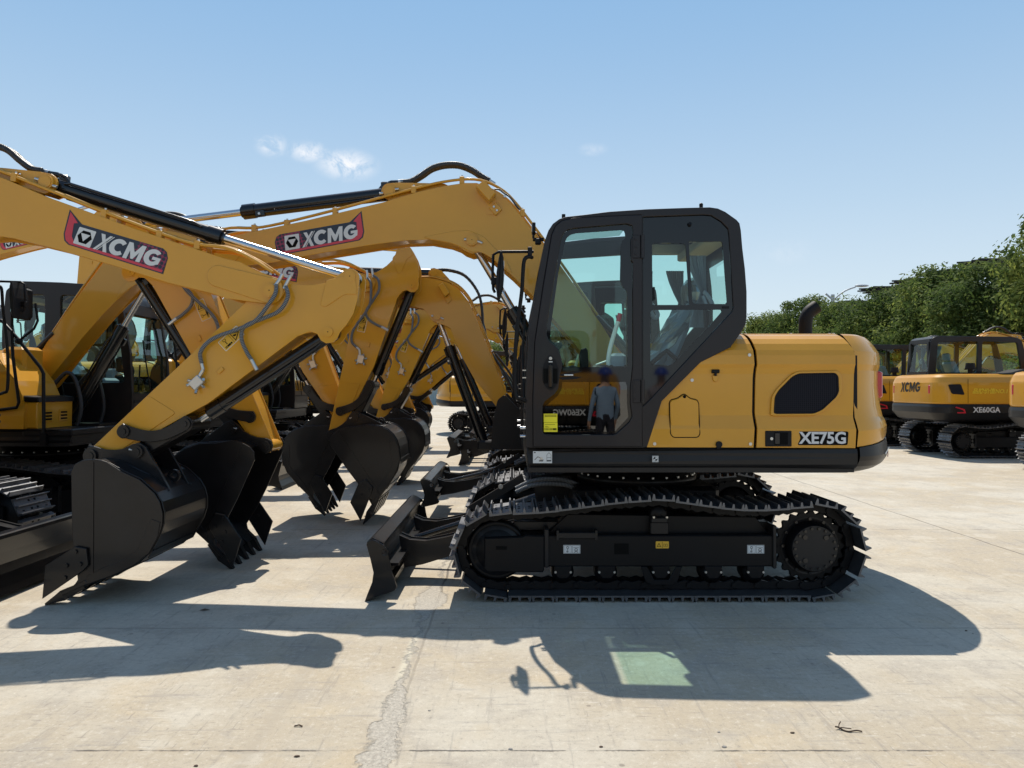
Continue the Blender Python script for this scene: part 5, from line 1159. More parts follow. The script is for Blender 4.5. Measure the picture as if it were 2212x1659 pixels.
# nearest machine of the left-hand row: only its boom, bucket and blade reach the picture
L1 = machine((-5.458, 5.6, .03), 'R', (6.6, 47.2, 0), 'excavator at far left whose boom and big dark bucket hang closest to the camera', ROWL, full=True, sy=1)
L2 = machine((-5.24, 8.5, 0), 'R', (-1, 12.8, -34), 'second excavator of the left row, cab, mirror and yellow toolbox behind the nearest boom', ROWL, sy=1)
L3 = machine((-5.24, 11.8, 0), 'R', (0, 17, -30), 'third excavator of the left row, mostly hidden behind the tall raised arm', ROWL, sy=1)
L4 = machine((-5.25, 15.0, 0), 'R', (2, 46, -3), 'fourth excavator of the left row, its arm folded low under the other arms', ROWL, sy=1)
L5 = machine((-5.25, 18.3, 0), 'R', (3, 40, -8), 'fifth and farthest excavator of the left row', ROWL, sy=1)
def machine_short(loc, pose, label, sc_, blade_up):
    r = empty('excavator', loc, 0, sc_, label, 'excavator', ROWR)
    undercarriage(r, False, blade_up=blade_up, bz=.76); body(r, False, False); cab(r, True)
    inst('swing_bracket', mesh('swing_bracket', m_swing), r)
    front(r, -.02, *pose, F=(-1.10, 1.32), G=(-1.33, .82), boomkey='short', pts=(sA_, sBp, sT), sc_=.8)
    return r
def m_swing(mb):
    pl = rnd([(-1.26, .80), (-1.24, 1.10), (-1.18, 1.38), (-1.10, 1.44), (-1.02, 1.36), (-.86, 1.2), (-.84, .80)], .03, 3)
    for y in (-.18, .14): plate(mb, pl, [], y, .03, 'dark', .004)
    mb.mat('dark'); mb.cyl((-1.10, -.2, 1.36), (-1.10, .16, 1.36), .05); mb.box(-1.2, -.86, -.17, .13, .82, 1.02, .02); mb.cyl((-.95, -.02, .80), (-.95, -.02, 1.15), .12)
    mb.box(-1.42, -1.22, -.12, .08, .78, .90, .02)
R2m = machine_short((.95, 8.55, 0), (-6, 21, -25), 'second excavator of the right row, short arched boom and black bracket before the nearest cab', (.94, .87, .95), .24)
R3m = machine_short((.95, 11.7, 0), (-2, 24, -20), 'third excavator of the right row, only a boom arch and blade visible beyond the second', (.94, .87, .95), .47)
R4m = machine((1.0, 15.2, 0), 'L', (0, 24, -23), 'fourth excavator of the right row, its boom arch shows just left of the nearest cab', ROWR, toolbox=False)
R5m = machine((1.0, 18.6, 0), 'L', (0, 24, -23), 'fifth excavator of the right row, almost wholly hidden behind the others', ROWR, toolbox=False)

# ------------------------------------------------------------------ machines at the right with rounded tails
def plan_ring(x0, x1, hw, r, ins, k=5):
    o = []
    for (cx_, cy_, a0) in ((x1 - r, hw - r, 0), (x0 + .12, hw - .12, pi / 2), (x0 + .12, -hw + .12, pi), (x1 - r, -hw + r, 3 * pi / 2)):
        rr = r if cx_ > 0 and a0 in (0, 3 * pi / 2) else .12
        for i in range(k + 1): a = a0 + pi / 2 * i / k; o.append((cx_ + (rr - ins) * cos(a), cy_ + (rr - ins) * sin(a)))
    return o
def loftring(mb, rings, m):
    mb.mat(m); n = len(rings[0][1]); vs = [(x, y, z) for z, r in rings for x, y in r]
    mb.add(vs, [[k * n + j, k * n + (j + 1) % n, (k + 1) * n + (j + 1) % n, (k + 1) * n + j] for k in range(len(rings) - 1) for j in range(n)], True)
    L = (len(rings) - 1) * n; mb.add([(x, y, rings[-1][0]) for x, y in rings[-1][1]], [list(range(n))]); mb.add([(x, y, rings[0][0]) for x, y in rings[0][1]], [list(range(n))[::-1]])
def m_hullbase(mb): loftring(mb, [(z, plan_ring(-.95, 1.65, 1.08, .38, i)) for z, i in ((.74, .22), (.78, .12), (.88, .04), (.93, .0), (1.05, .0), (1.105, .015))], 'dark')
def m_hull(mb):
    loftring(mb, [(z, plan_ring(-.93, 1.65, 1.08, .38, i)) for z, i in ((1.11, .03), (1.14, .012), (1.45, .012), (1.55, .02), (1.66, .06), (1.71, .11), (1.73, .2))], 'yellow')
    mb.mat('ink')
    for x in (1.03, .10):
        for s_ in (-1, 1): mb.box(x - .004, x + .004, min(s_ * 1.07, s_ * 1.0685), max(s_ * 1.07, s_ * 1.0685), 1.13, 1.62)
def m_hullvent(mb):
    v = rnd([(1.10, 1.30), (1.36, 1.32), (1.44, 1.51), (1.18, 1.52)][::-1], .03, 3)
    plate(mb, v, [], 1.071, .006, 'grillemesh')
def m_hulltext(mb, word='XE60GA'):
    fr = Frame((.66, 1.081, .99), (-1, 0, 0), (0, 0, 1)); fr.text(mb, word, 0, 0, .15, 'greytext', .002, offset=.004)
def m_hulltext2(mb):
    fr = Frame((.58, 1.07, 1.37), (-1, 0, 0), (0, 0, 1)); fr.text(mb, "品牌价值NO.1", 0, 0, .115, 'goldtext', .002, offset=.003, shear=.15)
def m_hulltext3(mb):
    fr = Frame((1.640, -.05, 1.46), (0, 1, 0), (0, 0, 1))
    e = .105
    cmg(fr, mb, -.36, 0, .105, .107, 'dark', .002)
    q = lambda pts: [(-.36 + u * e + v * e * .12, v * .107) for u, v in pts]
    fr.poly(mb, q([(.0, -1), (.30, -1), (1.62, 1), (1.32, 1)]), 'dark', .002); fr.poly(mb, q([(.42, -1), (.52, -1), (1.84, 1), (1.74, 1)]), 'dark', .002)
    fr.poly(mb, q([(.25, 1), (.72, 1), (.98, .35), (.75, .0)]), 'dark', .002); fr.poly(mb, q([(.88, -.2), (1.12, .17), (1.62, -1), (1.18, -1)]), 'dark', .002)
def m_hulldetail(mb):
    mb.mat('red'); mb.prism([(1.30, 1.04), (1.14, .99), (1.12, .95), (1.26, .95), (1.26, .925), (1.08, .925), (1.11, 1.01), (1.28, 1.06)], 1.081, 1.086)
def m_refl(mb): mb.mat('red'); mb.box(1.60, 1.64, -.03, .03, 1.32, 1.50, .01)
def m_cover(mb): mb.mat('rubber'); mb.prism([(-.50, 1.60), (-.50, 1.80), (-.20, 1.83), (.05, 1.76), (.3, 1.74)], .4, .95, .03)
def m_bcab(mb):
    ol = rnd([(-.72, 1.14), (-.84, 1.14), (-.82, 1.9), (-.66, 2.50), (-.50, 2.56), (1.18, 2.585), (1.32, 2.52), (1.40, 1.73), (1.40, 1.60)], .10, 4)
    h1 = rnd([(.32, 1.78), (1.22, 1.78), (1.17, 2.44), (.30, 2.46)], .06, 4); h2 = rnd([(-.70, 1.5), (.22, 1.5), (.20, 2.46), (-.56, 2.44)], .06, 4)
    for y in (-1.0, -.14): plate(mb, ol, [h1, h2], y, .05, 'cabdark', .008)
    mb.mat('cabdark')
    tops = [(-.66, 2.50), (-.50, 2.555), (.3, 2.575), (1.18, 2.583), (1.26, 2.56), (1.32, 2.51)]
    for a, b in zip(tops, tops[1:]): mb.add([(a[0], -1.0, a[1]), (a[0], -.14, a[1]), (b[0], -.14, b[1]), (b[0], -1.0, b[1])], [[0, 1, 2, 3]], True); mb.add([(a[0], -1.0, a[1] - .05), (a[0], -.14, a[1] - .05), (b[0], -.14, b[1] - .05), (b[0], -1.0, b[1] - .05)], [[3, 2, 1, 0]], True)
    # rear frame round the rear window
    for z0, z1 in ((1.70, 1.80), (2.42, 2.52)):
        xa = 1.40 - (z0 - 1.73) * .1; mb.box(xa - .05, xa, -.98, -.16, z0, z1)
    for y in (-.98, -.23): mb.box(1.31, 1.36, y, y + .07, 1.78, 2.45)
    mb.box(-.70, 1.30, -.98, -.16, 1.14, 1.20)
def m_bglass(mb):
    mb.mat('glass')
    for y in (-.155, -.985):
        mb.add([(.30, y, 1.76), (1.24, y, 1.76), (1.18, y, 2.46), (.28, y, 2.46)], [[0, 1, 2, 3]]); mb.add([(-.72, y, 1.48), (.24, y, 1.48), (.22, y, 2.48), (-.57, y, 2.46)], [[0, 1, 2, 3]])
    mb.add([(1.37, -.95, 1.78), (1.37, -.19, 1.78), (1.31, -.19, 2.44), (1.31, -.95, 2.44)], [[0, 1, 2, 3]]); mb.add([(-.83, -.95, 1.3), (-.83, -.19, 1.3), (-.80, -.19, 1.9), (-.66, -.19, 2.46), (-.66, -.95, 2.46), (-.80, -.95, 1.9)], [[0, 1, 2, 3, 4, 5]])
def m_exstub(mb): mb.mat('rubber'); mb.cyl((.55, .35, 1.70), (.55, .35, 1.86), .05); mb.cyl((.55, .35, 1.86), (.55, .35, 1.97), .10, .085); mb.cyl((.55, .35, 1.83), (.55, .35, 1.86), .11)
def machine_round(loc, yaw, pose, label, group, word='XE60GA'):
    r = empty('excavator', loc, radians(yaw), (1, 1, 1), label, 'excavator', group)
    undercarriage(r, False, yt=.80)
    inst('body', mesh('round_hull', m_hull), r); b = inst('body_base', mesh('round_hull_base', m_hullbase), r)
    inst('vent_grille', mesh('round_vent', m_hullvent), r); inst('lettering', mesh('round_text' + word, lambda mb: m_hulltext(mb, word)), r); inst('lettering', mesh('round_text2', m_hulltext2), r); inst('lettering', mesh('round_text3', m_hulltext3), r)
    inst('emblem', mesh('round_trim', m_hulldetail), r); inst('reflector', mesh('round_refl', m_refl), r, (0, .72, 0)); inst('reflector', mesh('round_refl', m_refl), r, (0, -.72, 0)); inst('cover', mesh('round_cover', m_cover), r)
    c = inst('cab', mesh('round_cab', m_bcab), r, (-.2, 0, 0)); inst('window_glass', mesh('round_glass', m_bglass), c); inst('seat', mesh('seat', m_seat), c, (.4, 0, 0)); inst('exhaust_pipe', mesh('exhaust_stub', m_exstub), r)
    inst('curtain', mesh('curtain', m_curtain), c, (1.1, -.22, 0)); inst('curtain', mesh('curtain', m_curtain), c, (1.05, -.9, 0))
    front(r, .1, *pose, F=(-.75, 1.30), G=(-.95, .86))
    return r
machine_round((10.30, 16.5, 0), 180, (4, 30, -20), 'round-tailed excavator at right with dark lettering on its tail and pale lettering on its side', ROWB)
machine_round((10.35, 19.8, 0), 180, (4, 30, -20), 'round-tailed excavator half hidden just past the tail of the nearest excavator', ROWB)
machine_round((10.42, 12.60, 0), 180, (4, 30, -20), 'round-tailed excavator cut off by the right edge of the picture', ROWB)
machine_round((10.6, 23.2, 0), 180, (4, 30, -20), 'round-tailed excavator farthest back in the row at the right', ROWB)
machine((17.2, 23.0, 0), 'L', (8, 35, -15), 'excavator facing left with its boom arching above the cabs at the far right', None, toolbox=False)
# other rows beyond
machine((-13.9, 18.0, 0), 'R', (-24, 5, -40), 'excavator with high raised boom at the far left beyond the left row', 'excavators with raised booms beyond the left row', scale=1.35)
machine((-16.0, 24, 0), 'R', (0, 10, -40), 'excavator whose raised boom shows small above the second cab of the left row', 'excavators with raised booms beyond the left row')
machine((-.6, 24.5, 0), 'R', (3, 30, -15), 'distant excavator seen low between the two rows, tracks and yellow side lit by sun', None)
# behind the camera: what the polished panes and paint mirror
machine_round((.38, -4.7, 0), 0, (4, 30, -20), 'round-tailed excavator behind the photographer, mirrored in the door glass', 'excavators behind the photographer', 'XE60WG')
machine_round((-3.9, -5.2, 0), 0, (4, 30, -20), 'second round-tailed excavator behind the photographer, left of the first', 'excavators behind the photographer', 'XE60WG')

# ------------------------------------------------------------------ people mirrored in the glass (behind the camera)
def person(loc, rz, label, shirt, walk):
    J = [(0, 0, .95), (0, 0, 1.18), (0, .0, 1.40), (0, 0, 1.50), (0, .01, 1.60), (0, .0, 1.74)]; R_ = [(.15, .11), (.145, .10), (.17, .10), (.06, .06), (.085, .095), (.07, .08)]
    E_ = [(0, 1), (1, 2), (2, 3), (3, 4), (4, 5)]
    for s_ in (-1, 1):
        b = len(J); J += [(s_ * .19, 0, 1.41), (s_ * .26, .02 * s_, 1.14), (s_ * .27, .08, .90), (s_ * .265, .11, .80)]; R_ += [(.06, .06), (.045, .045), (.033, .033), (.03, .042)]; E_ += [(2, b), (b, b + 1), (b + 1, b + 2), (b + 2, b + 3)]
        for k in range(4):   # fingers
            q = len(J); J += [(s_ * .265, .08 + k * .02, .76), (s_ * .255, .085 + k * .02, .72)]; R_ += [(.009, .009)] * 2; E_ += [(b + 3, q), (q, q + 1)]
        q = len(J); J += [(s_ * .25, .15, .79)]; R_ += [(.010, .010)]; E_ += [(b + 3, q)]
        b = len(J); st = walk * s_; J += [(s_ * .09, 0, .88), (s_ * .10, st * .5, .50), (s_ * .10, st * .9, .10), (s_ * .10, st * .9 + .13, .045)]; R_ += [(.095, .10), (.062, .065), (.045, .05), (.04, .035)]; E_ += [(0, b), (b, b + 1), (b + 1, b + 2), (b + 2, b + 3)]
    me = bpy.data.meshes.new('person'); me.from_pydata(J, E_, []); o = bpy.data.objects.new('person', me); COL.objects.link(o)
    md = o.modifiers.new('skin', 'SKIN'); me.skin_vertices or None
    if not me.skin_vertices: me.attributes
    for i, sv in enumerate(me.skin_vertices[0].data): sv.radius = R_[i]; sv.use_root = (i == 0)
    o.modifiers.new('sub', 'SUBSURF').levels = 1; o.modifiers['sub'].render_levels = 1
    dg = bpy.context.evaluated_depsgraph_get(); dg.update(); m2_ = bpy.data.meshes.new_from_object(o.evaluated_get(dg)); o.modifiers.clear(); o.data = m2_
    for nm in ('skin', shirt, 'trousers'): m2_.materials.append(MATS[nm])
    for p in m2_.polygons:
        z = p.center.z; x = abs(p.center.x); p.use_smooth = True
        p.material_index = 2 if (z < .95 and x < .21) else (1 if z < 1.47 and not (x > .21 and z < .88) else 0)
    o.location = loc; o.rotation_euler = (0, 0, rz); tag(o, label, 'person')
    mb = MB(); mb.mat('helmet'); mb.sphere((0, 0, 1.68), .125, 1, 1.12, 1.05, 20, 8, top=True); mb.ring((0, 0, 1.68), (0, 0, 1), [(-.005, .12), (-.008, .145), (.0, .146), (.004, .12)], 24)
    h = inst('helmet', mb.mesh('helmet_' + shirt), o)
    mb = MB(); mb.mat('skin'); mb.sphere((0, .095, 1.62), .018); mb.mat('ink'); mb.sphere((-.03, .085, 1.645), .01); mb.sphere((.03, .085, 1.645), .01); mb.mat('red'); mb.box(-.02, .02, .085, .092, 1.575, 1.582)
    inst('face', mb.mesh('face_' + shirt), o)
person((1.62, -3.0, 0), pi * .85, 'person in blue helmet and blue shirt walking behind the photographer', 'shirt', .14)
person((2.62, -3.1, 0), pi * 1.1, 'person in blue helmet and pale shirt behind the photographer', 'shirt2', .05)

# ------------------------------------------------------------------ ground
def ground():
    m = bpy.data.materials.new('concrete'); m.use_nodes = True; t = m.node_tree; p = t.nodes['Principled BSDF']; L = t.links
    geo = N(t, 'ShaderNodeNewGeometry'); pos = geo.outputs['Position']; sep = N(t, 'ShaderNodeSeparateXYZ'); L.new(pos, sep.inputs[0])
    def noise(sc_, det=5, rough=.55, vec=None, dist=0):
        n = N(t, 'ShaderNodeTexNoise'); n.inputs['Scale'].default_value = sc_; n.inputs['Detail'].default_value = det; n.inputs['Roughness'].default_value = rough; n.inputs['Distortion'].default_value = dist; L.new(vec or pos, n.inputs['Vector']); return n.outputs['Fac']
    def mth(op, a, b=None, c=None):
        n = N(t, 'ShaderNodeMath', operation=op)
        for i, q in enumerate((a, b, c)):
            if q is None: continue
            if isinstance(q, (int, float)): n.inputs[i].default_value = q
            else: L.new(q, n.inputs[i])
        return n.outputs[0]
    def rng(v, a, b, c=0, d=1, sm=True):
        n = N(t, 'ShaderNodeMapRange'); n.interpolation_type = 'SMOOTHSTEP' if sm else 'LINEAR'
        for i, q in enumerate((a, b, c, d)): n.inputs[i + 1].default_value = q
        L.new(v, n.inputs[0]); return n.outputs[0]
    def mixc(f, a, b):
        n = N(t, 'ShaderNodeMix', data_type='RGBA')
        if isinstance(f, (int, float)): n.inputs[0].default_value = f
        else: L.new(f, n.inputs[0])
        for i, q in ((6, a), (7, b)):
            if isinstance(q, tuple): n.inputs[i].default_value = (*q, 1)
            else: L.new(q, n.inputs[i])
        return n.outputs[2]
    big = noise(.55, 6, .6); mid = noise(3.2, 7, .65); fine = noise(30, 12, .85); grit = noise(120, 6, .85)
    col = mixc(rng(big, .40, .60), (.435, .372, .28), (.50, .455, .375))
    col = mixc(rng(mid, .50, .62, 0, .55), col, (.38, .34, .285)); col = mixc(rng(mid, .46, .34, 0, .5), col, (.56, .515, .43))
    col = mixc(rng(noise(1.1, 5, .6, dist=1.5), .52, .72, 0, .45), col, (.50, .40, .26))
    col = mixc(rng(fine, .48, .36, 0, .65), col, (.64, .60, .51))
    col = mixc(rng(fine, .53, .64, 0, .7), col, (.24, .22, .19))
    col = mixc(rng(grit, .56, .66, 0, .5), col, (.19, .17, .15))
    # light tyre and drag streaks, skewed
    mp = N(t, 'ShaderNodeMapping'); mp.inputs['Rotation'].default_value = (0, 0, radians(28)); mp.inputs['Scale'].default_value = (14, .9, 1); L.new(pos, mp.inputs[0])
    st = noise(1.6, 8, .7, mp.outputs[0]); col = mixc(rng(st, .55, .68, 0, .42), col, (.24, .22, .20)); col = mixc(rng(st, .40, .28, 0, .35), col, (.60, .57, .50))
    mp2 = N(t, 'ShaderNodeMapping'); mp2.inputs['Rotation'].default_value = (0, 0, radians(-12)); mp2.inputs['Scale'].default_value = (1.0, 10, 1); L.new(pos, mp2.inputs[0])
    st2 = noise(2.0, 7, .65, mp2.outputs[0]); col = mixc(rng(st2, .56, .68, 0, .40), col, (.27, .25, .23))
    def scr(rot, sx, sy, lo, amt, colr):
        nonlocal col
        q = N(t, 'ShaderNodeMapping'); q.inputs['Rotation'].default_value = (0, 0, radians(rot)); q.inputs['Scale'].default_value = (sx, sy, 1); L.new(pos, q.inputs[0])
        v = noise(3.0, 3, .55, q.outputs[0]); k = mth('MULTIPLY', rng(v, lo, lo + .035), rng(noise(.8, 3), .45, .6)); col = mixc(mth('MULTIPLY', k, amt), col, colr)
    scr(62, 2.2, 16, .66, .55, (.20, .18, .16)); scr(-25, 26, 1.6, .66, .5, (.22, .20, .18)); scr(80, 1.5, 22, .67, .5, (.62, .59, .52)); scr(15, 18, 2.0, .68, .5, (.21, .19, .17))
    # small dark pits
    vo = N(t, 'ShaderNodeTexVoronoi'); vo.inputs['Scale'].default_value = 3.2; L.new(pos, vo.inputs['Vector'])
    pit = rng(mth('ADD', vo.outputs['Distance'], mth('MULTIPLY', noise(30, 3), .05)), .075, .055); col = mixc(mth('MULTIPLY', pit, .5), col, (.12, .10, .09))
    # joints
    wob = mth('MULTIPLY', mth('SUBTRACT', noise(6, 4), .5), .012)
    X = mth('ADD', sep.outputs[0], mth('MULTIPLY', mth('SUBTRACT', noise(2.2, 5), .5), .05)); Y = mth('ADD', sep.outputs[1], wob)
    def line(v, c, w_): return rng(mth('ABSOLUTE', mth('SUBTRACT', v, c)), w_, w_ * .3)
    def lines(v, o, per, w_): f = mth('SUBTRACT', mth('MODULO', mth('ADD', mth('SUBTRACT', v, o), per * 40.5), per), per / 2); return rng(mth('ABSOLUTE', f), w_, w_ * .3)
    brk = rng(noise(3.5, 3), .38, .56)
    jy = mth('MULTIPLY', lines(mth('ADD', Y, mth('MULTIPLY', mth('SUBTRACT', noise(24, 5, .8), .5), .018)), 3.02, 4.72, .008), mth('ADD', mth('MULTIPLY', rng(noise(2.3, 6, .7), .46, .56), .8), .12)); jy2 = mth('MULTIPLY', line(Y, 4.56, .0035), .8); jx = mth('MULTIPLY', lines(X, -.50, 4.92, .010), mth('ADD', mth('MULTIPLY', rng(sep.outputs[1], 4.2, 6.5), .6), .3))
    j = mth('MAXIMUM', mth('MAXIMUM', jy, jy2), jx); col = mixc(mth('MULTIPLY', j, .85), col, (.085, .078, .07))
    # broken strip along the lengthwise joint near the camera
    wid = mth('MULTIPLY', rng(sep.outputs[1], 3.95, 3.0, .008, .062), 1.0); wid = mth('MAXIMUM', wid, mth('MULTIPLY', rng(mth('ABSOLUTE', mth('SUBTRACT', sep.outputs[1], 5.15)), .55, .05), .10))
    ex = mth('MULTIPLY', mth('SUBTRACT', noise(7, 6, .7), .5), .22)
    dd = mth('ABSOLUTE', mth('ADD', mth('SUBTRACT', sep.outputs[0], mth('ADD', -.555, mth('MULTIPLY', rng(sep.outputs[1], 4.2, 3.0), .03))), ex))
    patch = mth('MULTIPLY', rng(mth('SUBTRACT', dd, wid), .012, -.008), .9)
    sk = mth('MULTIPLY', rng(mth('ABSOLUTE', mth('ADD', sep.outputs[0], mth('ADD', 1.05, mth('MULTIPLY', mth('SUBTRACT', noise(1.5, 4), .5), .10)))), .06, .0), rng(sep.outputs[1], 4.7, 4.2)); col = mixc(mth('MULTIPLY', sk, .45), col, (.38, .33, .26))
    sk2 = mth('MULTIPLY', rng(mth('ABSOLUTE', mth('ADD', sep.outputs[0], .56)), .035, .0), mth('MULTIPLY', rng(sep.outputs[1], 4.6, 4.3), rng(sep.outputs[1], 3.6, 3.9))); col = mixc(mth('MULTIPLY', sk2, .7), col, (.62, .58, .46)); pcol = mixc(rng(noise(55, 6, .75), .4, .62), (.34, .31, .265), (.50, .46, .39)); pcol = mixc(rng(noise(90, 4, .7), .60, .66, 0, .8), pcol, (.12, .11, .10))
    col = mixc(patch, col, pcol)
    # rusty drips on the front edge slab and blue chalk on the joint
    mp3 = N(t, 'ShaderNodeMapping'); mp3.inputs['Scale'].default_value = (9, .6, 1); mp3.inputs['Rotation'].default_value = (0, 0, radians(8)); L.new(pos, mp3.inputs[0])
    ru = mth('MULTIPLY', rng(noise(2.2, 5, .6, mp3.outputs[0]), .60, .72), rng(sep.outputs[1], 3.05, 2.7)); ru = mth('MULTIPLY', ru, rng(sep.outputs[0], .2, .6)); col = mixc(mth('MULTIPLY', ru, .5), col, (.42, .25, .10))
    L.new(col, p.inputs['Base Color']); p.inputs['Roughness'].default_value = .82; p.inputs['Specular IOR Level'].default_value = .25
    hgt = mth('SUBTRACT', mth('ADD', mth('MULTIPLY', fine, .5), mth('MULTIPLY', grit, .35)), mth('ADD', mth('MULTIPLY', j, 1.5), mth('MULTIPLY', patch, mth('ADD', .8, mth('MULTIPLY', noise(60, 6, .8), 2.0)))))
    b = N(t, 'ShaderNodeBump'); b.inputs['Strength'].default_value = .8; b.inputs['Distance'].default_value = .006; L.new(hgt, b.inputs['Height']); L.new(b.outputs[0], p.inputs['Normal'])
    me = bpy.data.meshes.new('ground'); S = 600; me.from_pydata([(-S, -S, 0), (S, -S, 0), (S, S, 0), (-S, S, 0)], [], [[0, 1, 2, 3]]); me.materials.append(m)
    o = bpy.data.objects.new('ground', me); COL.objects.link(o); o['kind'] = 'structure'
ground()

# ------------------------------------------------------------------ debris on the slab
def blob(name, loc, s_, m, label, cat, seed, flat=.5, group=None):
    rr = random.Random(seed); mb = MB(); mb.mat(m); vs = []; n = 7
    for z, k in ((0, .9), (.5, 1), (1, .55)):
        for j in range(n): a = 2 * pi * j / n; q = rr.uniform(.6, 1.15) * k; vs.append((s_ * .65 * q * cos(a), s_ * .65 * q * .7 * sin(a), s_ * .65 * flat * z))
    mb.add(vs, [[k * n + j, k * n + (j + 1) % n, (k + 1) * n + (j + 1) % n, (k + 1) * n + j] for k in range(2) for j in range(n)] + [[14 + j for j in range(n)]]); o = inst(name, mb.mesh(name)); o.location = loc; tag(o, label, cat, group)
def gpt(u, v): Y = 1.44 * 1640 / (v - 838); return ((u - 1106) / 1640 * Y, Y, 0)
mb = MB(); mb.mat('debris'); mb.tube([(0, 0, .02), (.035, .01, .012), (.06, -.03, .006), (.10, -.06, .006), (.17, -.055, .012), (.22, -.065, .008)], .006, 6, res=3); mb.tube([(.035, .01, .012), (.055, .05, .02), (.08, .075, .03)], .005, 6); mb.tube([(.02, .0, .012), (.06, -.02, .02), (.13, -.045, .02)], .004, 6)
o = inst('twig', mb.mesh('twig')); o.location = gpt(1803, 1574); o.scale = (.45, .45, .6); tag(o, 'dark forked twig lying on the sunlit concrete at lower right', 'twig')
mb = MB(); mb.mat('debris')
for q in range(2): mb.tube([(0, q * .02, .006), (.05, .01 + q * .012, .014), (.09, -.01 + q * .02, .006)], .004, 6)
o = inst('twig', mb.mesh('twig_small')); o.location = gpt(636, 1569); o.scale = (.4, .4, .5); tag(o, 'short broken twig on the sunlit concrete left of the crumbled joint', 'twig')
mb = MB(); mb.mat('debris'); mb.add([(0, 0, .004), (.05, .02, .018), (.11, .01, .006), (.055, -.022, .012)], [[0, 3, 1], [3, 2, 1]]); mb.add([(0, 0, .002), (.05, .02, .016), (.11, .01, .004), (.055, -.022, .010)], [[1, 3, 0], [1, 2, 3]])
o = inst('leaf', mb.mesh('leaf')); o.location = gpt(432, 1318); o.scale = (.6, .6, .6); tag(o, 'dry brown leaf in the boom shadow below the big bucket', 'leaf')
rr = random.Random(5)
for i, (u, v, s_, lab) in enumerate([(643, 1633, .018, 'small dark clod at the bottom edge left of the crumbled joint'), (928, 1534, .012, 'dark pebble inside the crumbled joint'), (1711, 1582, .016, 'brown crumb on sunlit slab left of the forked twig'), (1552, 1580, .012, 'small crumb between the slab joint and the shadow, right of centre'), (425, 1663 - 10, .016, 'dark clod at the bottom edge far left'), (1563, 1612, .018, 'largest chip on the front slab joint'), (1298, 1612, .014, 'chip on the front slab joint under the cab shadow'), (1103, 1617, .016, 'chip on the front slab joint right of the crumbled strip'), (2085, 1362, .014, 'dark crumb just right of the tail shadow'), (2100, 1368, .010, 'tiny crumb beside the tail shadow tip')]):
    blob('concrete_chip', gpt(u, v), s_, 'debris' if i % 2 == 0 else 'concretechip', lab, 'chip', 30 + i, .5, 'crumbs on the concrete')

# ------------------------------------------------------------------ trees
def leafmat():
    m = bpy.data.materials.new('leaves'); m.use_nodes = True; t = m.node_tree; p = t.nodes['Principled BSDF']
    g = N(t, 'ShaderNodeNewGeometry'); r = N(t, 'ShaderNodeValToRGB'); e = r.color_ramp.elements; e[0].color = (.045, .078, .024, 1); e[1].color = (.26, .30, .07, 1); k = e.new(.5); k.color = (.088, .132, .034, 1)
    oi = N(t, 'ShaderNodeObjectInfo'); n = N(t, 'ShaderNodeTexNoise'); n.inputs['Scale'].default_value = .8; t.links.new(g.outputs['Position'], n.inputs['Vector'])
    a = N(t, 'ShaderNodeMath', operation='MULTIPLY_ADD'); a.inputs[1].default_value = .55; t.links.new(g.outputs['Random Per Island'], a.inputs[0])
    b = N(t, 'ShaderNodeMath', operation='MULTIPLY_ADD'); b.inputs[1].default_value = 1.3; oj = N(t, 'ShaderNodeMath', operation='MULTIPLY_ADD'); oj.inputs[1].default_value = .34; oj.inputs[2].default_value = -.56; t.links.new(oi.outputs['Random'], oj.inputs[0]); t.links.new(oj.outputs[0], b.inputs[2]); t.links.new(n.outputs['Fac'], b.inputs[0]); t.links.new(b.outputs[0], a.inputs[2])
    t.links.new(a.outputs[0], r.inputs[0]); t.links.new(r.outputs[0], p.inputs['Base Color']); p.inputs['Roughness'].default_value = .75; p.inputs['Specular IOR Level'].default_value = .15
    tr = N(t, 'ShaderNodeBsdfTranslucent'); t.links.new(r.outputs[0], tr.inputs[0]); mx = N(t, 'ShaderNodeMixShader'); mx.inputs[0].default_value = .5
    t.links.new(p.outputs[0], mx.inputs[1]); t.links.new(tr.outputs[0], mx.inputs[2]); t.links.new(mx.outputs[0], t.nodes['Material Output'].inputs[0]); MATS['leaves'] = m
leafmat(); mat('bark', (.09, .07, .05), .9, bump=.6, bscale=20)
def crown_mesh(seed, H, R, zb, ncl, nl, ls):
    rr = random.Random(seed); vs = []; fs = []
    for c in range(ncl):
        th = rr.uniform(0, 2 * pi); ph = math.acos(rr.uniform(-1, 1)); q = rr.uniform(.45, 1.0) ** .5
        cx_ = R * .82 * q * sin(ph) * cos(th); cy_ = R * .82 * q * sin(ph) * sin(th); cz = zb + (H - zb) * .5 * (1 + .86 * q * cos(ph)); cr = R * rr.uniform(.14, .36)
        if cz < zb + cr * .4: cz = zb + cr * .5
        for k in range(nl):
            d = Vector((rr.gauss(0, 1), rr.gauss(0, 1), rr.gauss(0, 1) + .25)).normalized(); rad = cr * rr.uniform(.55, 1.12); P = Vector((cx_, cy_, cz)) + Vector((d.x * rad, d.y * rad, d.z * rad * .8))
            nrm = (d + Vector((rr.gauss(0, .5), rr.gauss(0, .5), rr.gauss(0, .5) + .3))).normalized(); a = nrm.orthogonal().normalized(); a = (Matrix.Rotation(rr.uniform(0, 6.28), 3, nrm) @ a); b = nrm.cross(a); s_ = ls * rr.uniform(.6, 1.35)
            i = len(vs); vs += [P - a * s_, P + b * s_ * .42, P + a * s_, P - b * s_ * .42]; fs.append([i, i + 1, i + 2, i + 3])
    me = bpy.data.meshes.new('crown'); me.from_pydata(vs, [], fs); me.materials.append(MATS['leaves']); return me
